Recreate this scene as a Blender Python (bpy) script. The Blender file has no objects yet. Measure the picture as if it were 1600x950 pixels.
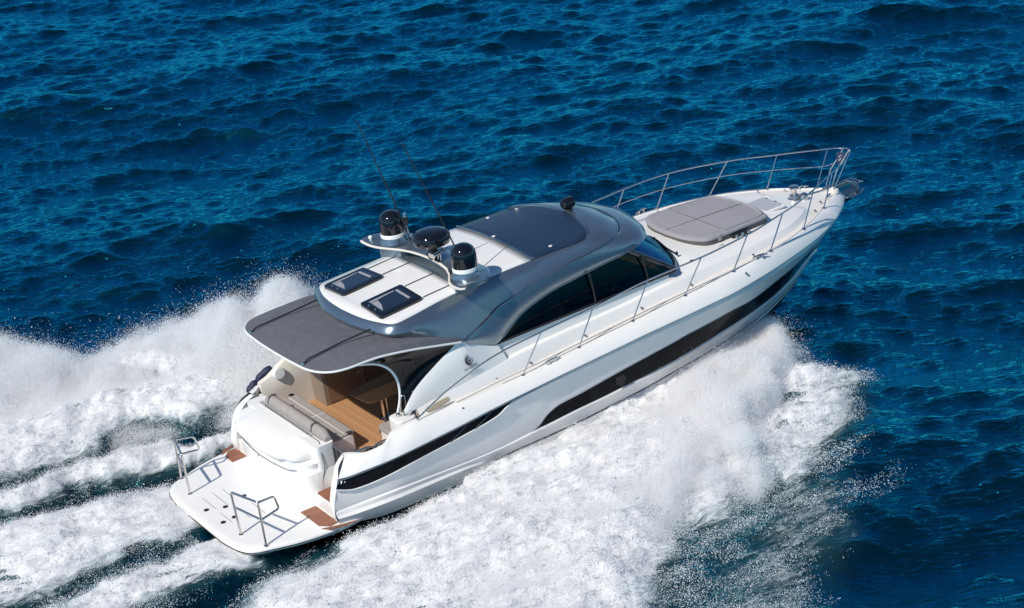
import bpy, bmesh, math
import numpy as np
from mathutils import Matrix, Vector

# ------------------------------------------------------------------ camera, sky, sun, exposure
scene = bpy.context.scene
COL = scene.collection
R = math.radians

cam_data = bpy.data.cameras.new("camera")
cam = bpy.data.objects.new("camera", cam_data)
COL.objects.link(cam)
CAM_M = ((0.82489, 0.29679, -0.48112), (-0.55543, 0.26724, -0.78745), (-0.10513, 0.91679, 0.38529))
CAM_P = (-12.857, -33.824, 19.084)
cam.matrix_world = Matrix([[*CAM_M[0], CAM_P[0]], [*CAM_M[1], CAM_P[1]], [*CAM_M[2], CAM_P[2]], [0, 0, 0, 1]])
cam_data.sensor_width = 36.0
cam_data.lens = 70.75
cam_data.clip_end = 20000
cam_data.clip_start = 0.5
scene.camera = cam

world = bpy.data.worlds.new("World")
scene.world = world
world.use_nodes = True
wn = world.node_tree.nodes
sky = wn.new("ShaderNodeTexSky")
sky.sky_type = 'NISHITA'
sky.sun_disc = False
sky.sun_elevation = R(45)
sky.sun_rotation = R(258)
sky.altitude = 0
sky.air_density = 1.0
sky.dust_density = 0.0
sky.ozone_density = 6.0
wn["Background"].inputs["Strength"].default_value = 0.095
tint = wn.new("ShaderNodeVectorMath")   # deep blue polarised sky
tint.operation = 'MULTIPLY'
tint.inputs[1].default_value = (.80, .94, 1.0)
world.node_tree.links.new(sky.outputs[0], tint.inputs[0])
world.node_tree.links.new(tint.outputs[0], wn["Background"].inputs["Color"])

sun_d = bpy.data.lights.new("sun", 'SUN')
sun_d.energy = 4.3
sun_d.angle = R(0.55)
sun_d.color = (1.0, 0.94, 0.85)
sun = bpy.data.objects.new("sun", sun_d)
COL.objects.link(sun)
SUN_DIR = Vector((math.cos(R(45.5)) * math.cos(R(16)), math.cos(R(45.5)) * math.sin(R(16)), -math.sin(R(45.5))))
sun.rotation_euler = SUN_DIR.to_track_quat('-Z', 'Y').to_euler()
sun.location = (-40, -6, 45)

vs = scene.view_settings
vs.view_transform = 'Standard'
vs.look = 'None'
vs.exposure = 0.0
vs.gamma = 1.0
vs.use_curve_mapping = False
scene.cycles.max_bounces = 12
scene.cycles.diffuse_bounces = 7
scene.cycles.transparent_max_bounces = 12

rng = np.random.default_rng(7)

# ------------------------------------------------------------------ materials
def mat(name, col=(.8, .8, .8), rough=.4, metal=0., spec=.5, coat=0., bump=None, var=0., var_scale=4.):
    m = bpy.data.materials.new(name)
    m.use_nodes = True
    nt = m.node_tree
    b = nt.nodes["Principled BSDF"]
    b.inputs["Base Color"].default_value = (*col, 1)
    b.inputs["Roughness"].default_value = rough
    b.inputs["Metallic"].default_value = metal
    b.inputs["Specular IOR Level"].default_value = spec
    b.inputs["Coat Weight"].default_value = coat
    b.inputs["Coat Roughness"].default_value = .04
    tc = nt.nodes.new("ShaderNodeTexCoord")
    if var:
        n = nt.nodes.new("ShaderNodeTexNoise")
        n.inputs["Scale"].default_value = var_scale
        n.inputs["Detail"].default_value = 6
        nt.links.new(tc.outputs["Object"], n.inputs["Vector"])
        mr = nt.nodes.new("ShaderNodeMapRange")
        mr.inputs["From Min"].default_value = .3
        mr.inputs["From Max"].default_value = .7
        mr.inputs["To Min"].default_value = 1 - var
        mr.inputs["To Max"].default_value = 1 + var
        nt.links.new(n.outputs["Fac"], mr.inputs["Value"])
        mx = nt.nodes.new("ShaderNodeVectorMath")
        mx.operation = 'SCALE'
        mx.inputs[0].default_value = col
        nt.links.new(mr.outputs[0], mx.inputs["Scale"])
        nt.links.new(mx.outputs[0], b.inputs["Base Color"])
    if bump:
        n = nt.nodes.new("ShaderNodeTexNoise")
        n.inputs["Scale"].default_value = bump[0]
        n.inputs["Detail"].default_value = 4
        nt.links.new(tc.outputs["Object"], n.inputs["Vector"])
        bp = nt.nodes.new("ShaderNodeBump")
        bp.inputs["Strength"].default_value = bump[1]
        bp.inputs["Distance"].default_value = bump[2]
        nt.links.new(n.outputs["Fac"], bp.inputs["Height"])
        nt.links.new(bp.outputs[0], b.inputs["Normal"])
    return m

def wood(name, ca, cb, plank=.055, seam=(.03, .02, .015), axis='X', rough=.5):
    """planked teak: planks run along `axis`, each plank its own tone, dark caulking seams"""
    m = bpy.data.materials.new(name)
    m.use_nodes = True
    nt = m.node_tree
    L = nt.links.new
    b = nt.nodes["Principled BSDF"]
    b.inputs["Roughness"].default_value = rough
    tc = nt.nodes.new("ShaderNodeTexCoord")
    sp = nt.nodes.new("ShaderNodeSeparateXYZ")
    L(tc.outputs["Object"], sp.inputs[0])
    across = sp.outputs["Y" if axis == 'X' else "X"]
    d = nt.nodes.new("ShaderNodeMath"); d.operation = 'DIVIDE'; d.inputs[1].default_value = plank
    L(across, d.inputs[0])
    fl = nt.nodes.new("ShaderNodeMath"); fl.operation = 'FLOOR'; L(d.outputs[0], fl.inputs[0])
    fr = nt.nodes.new("ShaderNodeMath"); fr.operation = 'FRACT'; L(d.outputs[0], fr.inputs[0])
    wn_ = nt.nodes.new("ShaderNodeTexWhiteNoise"); wn_.noise_dimensions = '1D'; L(fl.outputs[0], wn_.inputs["W"])
    mp = nt.nodes.new("ShaderNodeMapping")
    mp.inputs["Scale"].default_value = (3, 60, 30) if axis == 'X' else (60, 3, 30)
    L(tc.outputs["Object"], mp.inputs["Vector"])
    gn = nt.nodes.new("ShaderNodeTexNoise"); gn.inputs["Scale"].default_value = 1.0; gn.inputs["Detail"].default_value = 5
    L(mp.outputs[0], gn.inputs["Vector"])
    ad = nt.nodes.new("ShaderNodeMath"); ad.operation = 'MULTIPLY_ADD'; ad.inputs[1].default_value = .55; ad.inputs[2].default_value = 0
    L(gn.outputs["Fac"], ad.inputs[0])
    ad2 = nt.nodes.new("ShaderNodeMath"); ad2.operation = 'MULTIPLY_ADD'; ad2.inputs[1].default_value = .5
    L(wn_.outputs["Value"], ad2.inputs[0]); L(ad.outputs[0], ad2.inputs[2])
    mix = nt.nodes.new("ShaderNodeMix"); mix.data_type = 'RGBA'
    mix.inputs["A"].default_value = (*ca, 1); mix.inputs["B"].default_value = (*cb, 1)
    L(ad2.outputs[0], mix.inputs["Factor"])
    lt = nt.nodes.new("ShaderNodeMath"); lt.operation = 'LESS_THAN'; lt.inputs[1].default_value = .1
    L(fr.outputs[0], lt.inputs[0])
    mix2 = nt.nodes.new("ShaderNodeMix"); mix2.data_type = 'RGBA'; mix2.inputs["B"].default_value = (*seam, 1)
    L(lt.outputs[0], mix2.inputs["Factor"]); L(mix.outputs["Result"], mix2.inputs["A"])
    L(mix2.outputs["Result"], b.inputs["Base Color"])
    return m

def glass_mat(name, tint, ior=1.6, rough=.02, refl=(1, 1, 1)):
    m = bpy.data.materials.new(name)
    m.use_nodes = True
    nt = m.node_tree
    nt.nodes.remove(nt.nodes["Principled BSDF"])
    out = nt.nodes["Material Output"]
    tr = nt.nodes.new("ShaderNodeBsdfTransparent"); tr.inputs[0].default_value = (*tint, 1)
    gl = nt.nodes.new("ShaderNodeBsdfGlossy"); gl.inputs["Roughness"].default_value = rough
    gl.inputs["Color"].default_value = (*refl, 1)
    fr = nt.nodes.new("ShaderNodeFresnel"); fr.inputs["IOR"].default_value = ior
    mx = nt.nodes.new("ShaderNodeMixShader")
    nt.links.new(fr.outputs[0], mx.inputs[0]); nt.links.new(tr.outputs[0], mx.inputs[1]); nt.links.new(gl.outputs[0], mx.inputs[2])
    nt.links.new(mx.outputs[0], out.inputs[0])
    return m

M = dict(
    gel=mat("white_gelcoat", (.80, .79, .765), .25, coat=.15, var=.025, var_scale=1.5),
    nonskid=mat("nonskid_deck", (.72, .69, .64), .55, bump=(900, .25, .002), var=.03, var_scale=3),
    cream=mat("cream_moulding", (.72, .67, .60), .35, var=.03),
    anti=mat("antifouling", (.012, .013, .016), .5),
    stripe=mat("boot_stripe", (.012, .012, .015), .3),
    silver=mat("silver_blue_paint", (.24, .295, .34), .26, metal=.8, coat=.5, bump=(1500, .06, .0005)),
    fabric=mat("grey_fabric", (.130, .131, .147), .48, bump=(260, .5, .003), var=.10, var_scale=7, spec=.2),
    sunroof=mat("sunroof_skin", (.016, .034, .066), .34, spec=.6, var=.08),
    chrome=mat("chrome", (.68, .64, .60), .18, metal=1.0),
    steel=mat("brushed_steel", (.52, .53, .54), .25, metal=1.0),
    black=mat("black_gloss", (.006, .006, .008), .07, coat=.5),
    blackm=mat("black_matt", (.012, .012, .014), .55),
    band=mat("hull_glass", (.007, .008, .011), .10, spec=.07, var=.2),
    white=mat("white_plastic", (.78, .78, .77), .35),
    cush=mat("taupe_upholstery", (.33, .30, .285), .8, bump=(150, .3, .003), var=.06, var_scale=6, spec=.25),
    pad=mat("sunpad_upholstery", (.30, .295, .315), .8, bump=(150, .3, .003), var=.05, var_scale=6, spec=.25),
    paddark=mat("sunpad_side", (.10, .095, .09), .75, bump=(200, .3, .002)),
    teak=wood("teak_sole", (.40, .21, .10), (.58, .33, .17), .062, (.10, .05, .03), 'Y'),
    teakdark=wood("teak_pad", (.20, .075, .04), (.33, .13, .07), .05, (.04, .02, .015), 'X'),
    table=wood("table_wood", (.42, .19, .075), (.60, .30, .125), 9.0, (.2, .09, .04), 'X', .25),
    cabinet=wood("cabinet_wood", (.16, .10, .06), (.22, .14, .09), .6, (.1, .06, .04), 'X', .3),
    taupe=mat("taupe_panel", (.25, .20, .155), .45),
    navy=mat("navy_cover", (.012, .02, .055), .6, bump=(120, .4, .004)),
    tan=mat("tan_pocket", (.42, .34, .24), .6),
    dark=mat("dark_interior", (.03, .03, .035), .6),
    grey=mat("grey_emblem", (.10, .10, .11), .35, metal=.6),
    hatchglass=mat("smoked_hatch_glass", (.012, .02, .035), .06, coat=.6, spec=.7),
    hatchgrey=mat("grey_hatch_lid", (.42, .44, .47), .3, coat=.3),
    blind=mat("grey_blind", (.30, .30, .33), .7),
    sideglass=glass_mat("tinted_side_glass", (.025, .035, .045), 1.4),
    windglass=glass_mat("windshield_glass", (.02, .07, .12), 2.4, .02, (.16, .60, 1.0)),  # blue in the gloss colour stands in for reflected sky
    enclosure=glass_mat("cockpit_glass", (.16, .21, .30), 1.45),
)

# ------------------------------------------------------------------ geometry helpers
def pchip(t, y, tq):
    t = np.asarray(t, float); y = np.asarray(y, float)
    h = np.diff(t); d = np.diff(y, axis=0) / h[:, None]
    m = np.zeros_like(y)
    for k in range(1, len(t) - 1):
        w1 = 2 * h[k] + h[k - 1]; w2 = h[k] + 2 * h[k - 1]
        ok = d[k - 1] * d[k] > 0
        with np.errstate(divide='ignore', invalid='ignore'):
            v = (w1 + w2) / (w1 / d[k - 1] + w2 / d[k])
        m[k] = np.where(ok, v, 0)
    m[0] = d[0]; m[-1] = d[-1]
    i = np.clip(np.searchsorted(t, tq, side='right') - 1, 0, len(t) - 2)
    s = ((tq - t[i]) / h[i])[:, None]; H = h[i][:, None]
    return ((1 + 2 * s) * (1 - s) ** 2 * y[i] + s * (1 - s) ** 2 * H * m[i]
            + s * s * (3 - 2 * s) * y[i + 1] + s * s * (s - 1) * H * m[i + 1])

def crom(t, y, tq):
    """smooth (Catmull-Rom, chord weighted) curve"""
    t = np.asarray(t, float); y = np.asarray(y, float)
    m = np.gradient(y, t, axis=0)
    h = np.diff(t)
    i = np.clip(np.searchsorted(t, tq, side='right') - 1, 0, len(t) - 2)
    s = ((tq - t[i]) / h[i])[:, None]; H = h[i][:, None]
    return ((1 + 2 * s) * (1 - s) ** 2 * y[i] + s * (1 - s) ** 2 * H * m[i]
            + s * s * (3 - 2 * s) * y[i + 1] + s * s * (s - 1) * H * m[i + 1])

def curve(pts, n, f=pchip):
    p = np.asarray(pts, float)
    t = np.concatenate([[0], np.cumsum(np.linalg.norm(np.diff(p, axis=0), axis=1))])
    t /= t[-1]
    return f(t, p, np.linspace(0, 1, n))

def by_station(pts, per, f=crom):
    """resample with `per` samples between consecutive control points (keeps station correspondence)"""
    p = np.asarray(pts, float)
    t = np.arange(len(p), dtype=float)
    return f(t, p, np.linspace(0, len(p) - 1, (len(p) - 1) * per + 1))

class MB:
    def __init__(self):
        self.v = []; self.f = []; self.m = []; self.mats = []
    def mi(self, m):
        if m not in self.mats: self.mats.append(m)
        return self.mats.index(m)
    def grid(self, rows, m, flip=False, close=False):
        rows = [np.asarray(r, float) for r in rows]
        n = len(rows[0]); o = len(self.v); k = self.mi(m)
        for r in rows: self.v.extend(map(tuple, r))
        R_ = len(rows)
        for i in range(R_ - 1):
            for j in range(n if close else n - 1):
                a = o + i * n + j; b = o + i * n + (j + 1) % n
                q = (a, b, b + n, a + n)
                self.f.append(q[::-1] if flip else q); self.m.append(k)
        return self
    def both(self, rows, m, flip=False):
        """starboard rows given with y as half-breadth: adds starboard (-y) and port (+y)"""
        s = [np.asarray(r, float) * np.array([1, -1, 1]) for r in rows]
        self.grid(s, m, flip); self.grid([np.asarray(r, float) for r in rows], m, not flip)
        return self
    def poly(self, pts, m, flip=False):
        o = len(self.v); self.v.extend(map(tuple, np.asarray(pts, float)))
        f = tuple(range(o, o + len(pts)))
        self.f.append(f[::-1] if flip else f); self.m.append(self.mi(m)); return self
    def prism(self, outline, z0, z1, m, m_side=None):
        """outline: list of (x, y) counter-clockwise; z0/z1 floats or callables of (x, y)"""
        g = lambda z, x, y: z(x, y) if callable(z) else z
        lo = [(x, y, g(z0, x, y)) for x, y in outline]; hi = [(x, y, g(z1, x, y)) for x, y in outline]
        self.poly(lo, m_side or m, True); self.poly(hi, m)
        self.grid([lo, hi], m_side or m, close=True); return self
    def box(self, c, s, m, rot=0):
        cx, cy, cz = c; a, b, h = s[0] / 2, s[1] / 2, s[2] / 2
        ca, sa = math.cos(rot), math.sin(rot)
        out = [(cx + ca * x - sa * y, cy + sa * x + ca * y) for x, y in ((-a, -b), (a, -b), (a, b), (-a, b))]
        return self.prism(out, cz - h, cz + h, m)
    def tube(self, path, r, m, n=10, cap=True):
        p = np.asarray(path, float)
        t = np.gradient(p, axis=0); t /= np.linalg.norm(t, axis=1)[:, None] + 1e-12
        ref = np.array([0, 0, 1.]) if abs(t[0, 2]) < .9 else np.array([1., 0, 0])
        u = np.cross(t[0], ref); u /= np.linalg.norm(u)
        rings = []
        rr = np.broadcast_to(np.asarray(r, float), (len(p),))
        for i in range(len(p)):
            u = u - t[i] * (u @ t[i]); u /= np.linalg.norm(u) + 1e-12
            w = np.cross(t[i], u)
            a = np.linspace(0, 2 * math.pi, n, endpoint=False)
            rings.append(p[i] + rr[i] * (np.cos(a)[:, None] * u + np.sin(a)[:, None] * w))
        self.grid(rings, m, close=True)
        if cap:
            self.poly(rings[0], m, True); self.poly(rings[-1], m)
        return self
    def lathe(self, prof, c, m, n=28, axis=None, cap=True):
        """prof: list of (r, h) along +z (or `axis`) from centre c"""
        ax = Vector(axis).normalized() if axis else Vector((0, 0, 1))
        q = np.array(Vector((0, 0, 1)).rotation_difference(ax).to_matrix())
        a = np.linspace(0, 2 * math.pi, n, endpoint=False)
        rings = [np.stack([r * np.cos(a), r * np.sin(a), np.full(n, h)], 1) @ q.T + np.array(c) for r, h in prof]
        self.grid(rings, m, close=True)
        if cap: self.poly(rings[0], m, True); self.poly(rings[-1], m)
        return self
    def build(self, name, parent=None, smooth=35, bevel=None, sub=None, label=None, solid=None, out=None):
        me = bpy.data.meshes.new(name)
        me.from_pydata(self.v, [], self.f)
        for m in self.mats: me.materials.append(m)
        me.polygons.foreach_set("material_index", np.array(self.m, np.int32))
        bm = bmesh.new(); bm.from_mesh(me)
        bmesh.ops.remove_doubles(bm, verts=bm.verts, dist=1e-5)
        bmesh.ops.dissolve_degenerate(bm, dist=1e-6, edges=bm.edges)
        bmesh.ops.recalc_face_normals(bm, faces=bm.faces)
        if out is not None:
            bm.normal_update()
            if sum(f.normal.dot(Vector(out)) * f.calc_area() for f in bm.faces) < 0: bmesh.ops.reverse_faces(bm, faces=bm.faces)
        bm.to_mesh(me); bm.free()
        if smooth:
            me.polygons.foreach_set("use_smooth", np.ones(len(me.polygons), bool))
            me.set_sharp_from_angle(angle=R(smooth))
        o = bpy.data.objects.new(name, me)
        COL.objects.link(o)
        if solid:
            md = o.modifiers.new("solid", 'SOLIDIFY'); md.thickness = solid; md.offset = -1
        if bevel:
            md = o.modifiers.new("bevel", 'BEVEL'); md.width = bevel; md.segments = 3; md.limit_method = 'ANGLE'
            md.angle_limit = R(35); md.harden_normals = False
        if sub:
            md = o.modifiers.new("sub", 'SUBSURF'); md.levels = sub; md.render_levels = sub
        if parent: o.parent = parent
        if label: o["label"] = label
        return o

def top(o, label, cat, group=None):
    o["label"] = label; o["category"] = cat
    if group: o["group"] = group
    return o

def rrect(x0, x1, y0, y1, r, n=5):
    out = []
    for cx, cy, a0 in ((x1 - r, y1 - r, 0), (x0 + r, y1 - r, 90), (x0 + r, y0 + r, 180), (x1 - r, y0 + r, 270)):
        for k in range(n + 1):
            a = R(a0 + 90 * k / n); out.append((cx + r * math.cos(a), cy + r * math.sin(a)))
    return out

def rpath(pts, r=.06, n=5):
    """polyline with rounded corners"""
    p = [np.array(q, float) for q in pts]; out = [p[0]]
    for i in range(1, len(p) - 1):
        a = p[i - 1] - p[i]; b = p[i + 1] - p[i]
        la, lb = np.linalg.norm(a), np.linalg.norm(b)
        k = min(r, la * .45, lb * .45)
        s, e = p[i] + a / la * k, p[i] + b / lb * k
        for t in np.linspace(0, 1, n): out.append((1 - t) ** 2 * s + 2 * t * (1 - t) * p[i] + t * t * e)
    out.append(p[-1]); return np.array(out)

# ------------------------------------------------------------------ noise in numpy (for water and spray)
def vnoise(p, seed=0):
    p = np.asarray(p, np.float64); D = p.shape[1]
    i0 = np.floor(p).astype(np.int64); f = p - i0; f = f * f * f * (f * (f * 6 - 15) + 10)
    res = np.zeros(len(p))
    pr = (374761393, 668265263, 2147483647)
    for c in range(2 ** D):
        h = np.full(len(p), seed * 1013904223 + 12345, np.int64); w = np.ones(len(p))
        for d in range(D):
            b = (c >> d) & 1
            h = h + (i0[:, d] + b) * pr[d]
            w *= f[:, d] if b else 1 - f[:, d]
        h &= 0xffffffff
        h = ((h ^ (h >> 13)) * 1274126177) & 0xffffffff
        h = ((h ^ (h >> 16)) * 2246822519) & 0xffffffff
        h ^= h >> 15
        res += w * (h / 4294967295.0)
    return res

def fbm(p, octs=4, seed=0, gain=.5):
    a = 1.; s = 0.; tot = np.zeros(len(p)); q = np.asarray(p, float)
    for o in range(octs):
        tot += a * vnoise(q + 17.3 * o, seed + o); s += a; a *= gain; q = q * 2.03
    return tot / s

# ------------------------------------------------------------------ the sea
SEA_N, SEA_L = 1024, 68.0
WIND = math.atan2(.86, .50)
def make_ocean(min_l, seed=5):
    """one tile of a wind sea: surface height and horizontal (choppy) shift, from a directional spectrum"""
    g = np.random.default_rng(seed)
    k1 = 2 * math.pi * np.fft.fftfreq(SEA_N, SEA_L / SEA_N)
    KX, KY = np.meshgrid(k1, k1, indexing='ij'); K = np.hypot(KX, KY); K[0, 0] = 1e9
    th = np.arctan2(KY, KX) - WIND
    kp = 2 * math.pi / 12.5
    spread = np.cos(th / 2) ** 2
    spread = .035 + spread ** np.where(K < 1.5, 12., np.where(K < 12, 8., 5.))
    S = K ** -4.0 * np.exp(-.9 * (kp / K) ** 2) * spread * np.exp(-(K * .035) ** 2)
    S *= 1 + 1.8 * np.exp(-(np.log(K / 9.0) / .8) ** 2)      # lively short chop
    S[K > 2 * math.pi / min_l] = 0
    r = (g.normal(size=K.shape) + 1j * g.normal(size=K.shape))
    H = r * np.sqrt(S)
    dk = k1[1]
    # scale to a mean square slope of a fresh breeze
    full = np.sqrt(np.sum(K ** -2.0 * np.exp(-.9 * (kp / K) ** 2) * spread * np.exp(-(K * .035) ** 2)))
    H *= SEA_SLOPE / full * SEA_N ** 2 * 1.0
    h = np.fft.ifft2(H).real
    dx = np.fft.ifft2(-1j * KX / K * H).real; dy = np.fft.ifft2(-1j * KY / K * H).real
    return np.stack([dx * CHOP, dy * CHOP, h], -1)
SEA_SLOPE, CHOP = .20, -.7
TILE = make_ocean(.12)
TILE_LOW = make_ocean(.9)

def sample(tile, x, y):
    u = (x / SEA_L % 1) * SEA_N; v = (y / SEA_L % 1) * SEA_N
    i0 = np.floor(u).astype(int); j0 = np.floor(v).astype(int); a = (u - i0)[:, None]; b = (v - j0)[:, None]
    i0 %= SEA_N; j0 %= SEA_N; i1 = (i0 + 1) % SEA_N; j1 = (j0 + 1) % SEA_N
    return (tile[i0, j0] * (1 - a) * (1 - b) + tile[i1, j0] * a * (1 - b) + tile[i0, j1] * (1 - a) * b + tile[i1, j1] * a * b)

def sea_disp(x, y, fade=None, min_l=0.):
    d = sample(TILE_LOW if min_l > .5 else TILE, x, y)
    if fade is not None: d = d * fade[:, None]
    return d[:, 0], d[:, 1], d[:, 2]

def stroke(x, y, pts, r, amp):
    """gaussian brush along a polyline on the water; r may be a list"""
    pts = np.asarray(pts, float); rr = np.broadcast_to(np.asarray(r, float), (len(pts),))
    best = np.full(x.shape, 0.)
    for i in range(len(pts) - 1):
        a, b = pts[i], pts[i + 1]; ab = b - a
        t = np.clip(((x - a[0]) * ab[0] + (y - a[1]) * ab[1]) / (ab @ ab), 0, 1)
        d2 = (x - a[0] - t * ab[0]) ** 2 + (y - a[1] - t * ab[1]) ** 2
        rad = rr[i] + t * (rr[i + 1] - rr[i])
        best = np.maximum(best, np.exp(-(d2 / rad ** 2) ** 1.3))
    return amp * best

# (points, radius, foam, height): the wash of the hull on the water, in metres, bow towards +x
WAKE = [
    ([(12.8, -2.2), (9.5, -2.9), (5.5, -3.7), (1.5, -4.4), (-6, -6)], [1.0, 1.5, 1.6, 1.6, 1.8], 1.25, .30),
    ([(12.6, -1.5), (11.0, -2.0), (8.5, -2.35), (5.5, -2.5), (3.4, -2.75), (1.6, -2.9)], [.5, .55, .5, .42, .35, .35], 1.1, .10),
    ([(12.6, 1.5), (11.0, 2.0), (8.5, 2.35), (5.5, 2.5), (4.2, 2.7)], [.5, .55, .5, .42, .35], 1.1, .10),
    ([(12.2, -4.0), (9.5, -4.9), (5, -6.0), (-1, -8), (-6, -10)], [.9, 1.3, 1.7, 1.9, 2.2], 1.2, .35),
    ([(5.2, -7.3), (1, -9.6), (-4, -12)], [1.0, 1.6, 1.9], 1.15, .3),
    ([(12.8, -4.3), (11, -5.6), (9.6, -6.6)], [.7, .9, .8], .75, .2),
    ([(9.6, -7.6), (7.6, -8.8), (5, -10.3)], [1.0, 1.1, 1.2], .42, .1),
    ([(6.9, -7.7), (8.6, -7.2)], .6, .35, .0),
    ([(.5, -2.3), (-.1, -1.5), (-.35, 0), (-.1, 1.5), (.6, 2.4)], .42, .85, .04),
    ([(1.2, .7), (-2, 1.1), (-7, 1.5)], [1.0, 1.6, 1.9], 1.2, .28),
    ([(1.3, -1.25), (-1.5, -1.2), (-7, -1.9)], [.55, .65, .9], 1.1, .2),
    ([(2.4, 3.3), (0, 4.0), (-3, 3.75), (-7, 4.2)], [.35, .45, .5, .8], 1.1, .25),
    ([(8.5, 3.6), (4, 6.0), (0, 7.0), (-7, 8.5)], [1.3, 2.0, 2.3, 2.6], 1.3, .45),
    ([(7.5, 7.0), (4.2, 7.5), (2.2, 7.2)], [1.2, 1.1, .9], 1.1, .4),
    ([(.0, 9.8), (-2, 11.2), (-7, 14)], [1.2, 2.2, 3.2], 1.1, .4),
    ([(4.0, 4.3), (0, 5.7), (-5, 5.6)], [.7, .9, 1.1], .9, .25),
    # troughs of dark water between the ridges of foam
    ([(5.6, -2.25), (3.4, -2.35), (2.0, -2.0), (.7, -2.05), (-.9, -2.5), (-7, -4.0)], [.10, .22, .34, .38, .36, .5], -.68, -.28),
    ([(.8, -.55), (-1.2, -.4), (-2.75, -.72), (-7, -1.0)], [.28, .30, .30, .35], -.70, -.12),
    ([(2.4, 2.7), (.7, 3.0), (-.56, 3.25), (-2.1, 3.2), (-7, 3.3)], [.36, .45, .45, .36, .34], -.72, -.3),
    ([(3.4, 3.6), (2.6, 3.95), (.4, 4.75), (-1.2, 4.45), (-4, 4.4)], [.40, .45, .30, .22, .2], -.62, -.2),
]

def wake(x, y):
    n = len(x)
    # lateral wobble so that the edges of the wash are ragged
    q = np.stack([x, y], 1)
    wx = (fbm(q * .9, 4, 11) - .5) * 1.1; wy = (fbm(q * .9, 4, 23) - .5) * .9
    foam = np.zeros(n); hgt = np.zeros(n)
    for pts, r, fo, he in WAKE:
        s = stroke(x + wx, y + wy, pts, r, 1.)
        if fo > 0: foam = np.maximum(foam, fo * s) + .25 * fo * np.minimum(s, foam)
        else: foam = foam + fo * s
        hgt += he * s
    return np.clip(foam, 0, 1.5), hgt

def axis_coords(lo, hi, step, far):
    c = list(np.arange(lo, hi + 1e-6, step)); a, s = c[0], step; left = []
    while a > -far: s *= 1.25; a -= s; left.append(a)
    b, s = c[-1], step; right = []
    while b < far: s *= 1.25; b += s; right.append(b)
    return np.array(left[::-1] + c + right)

def hull_hollow(x, y):
    """the water sheet is pushed under the running hull"""
    b = np.interp(x, [1.2, 2, 6, 9, 11, 12.5, 13.8], [1.9, 2.15, 2.15, 1.95, 1.5, .9, .2])
    return -.8 * np.clip((b - np.abs(y)) / .3, 0, 1) * ((x > 1.0) & (x < 14)) - .10 * np.clip(1.2 - np.hypot(x - .7, y * .33) * .7, 0, 1)

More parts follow.
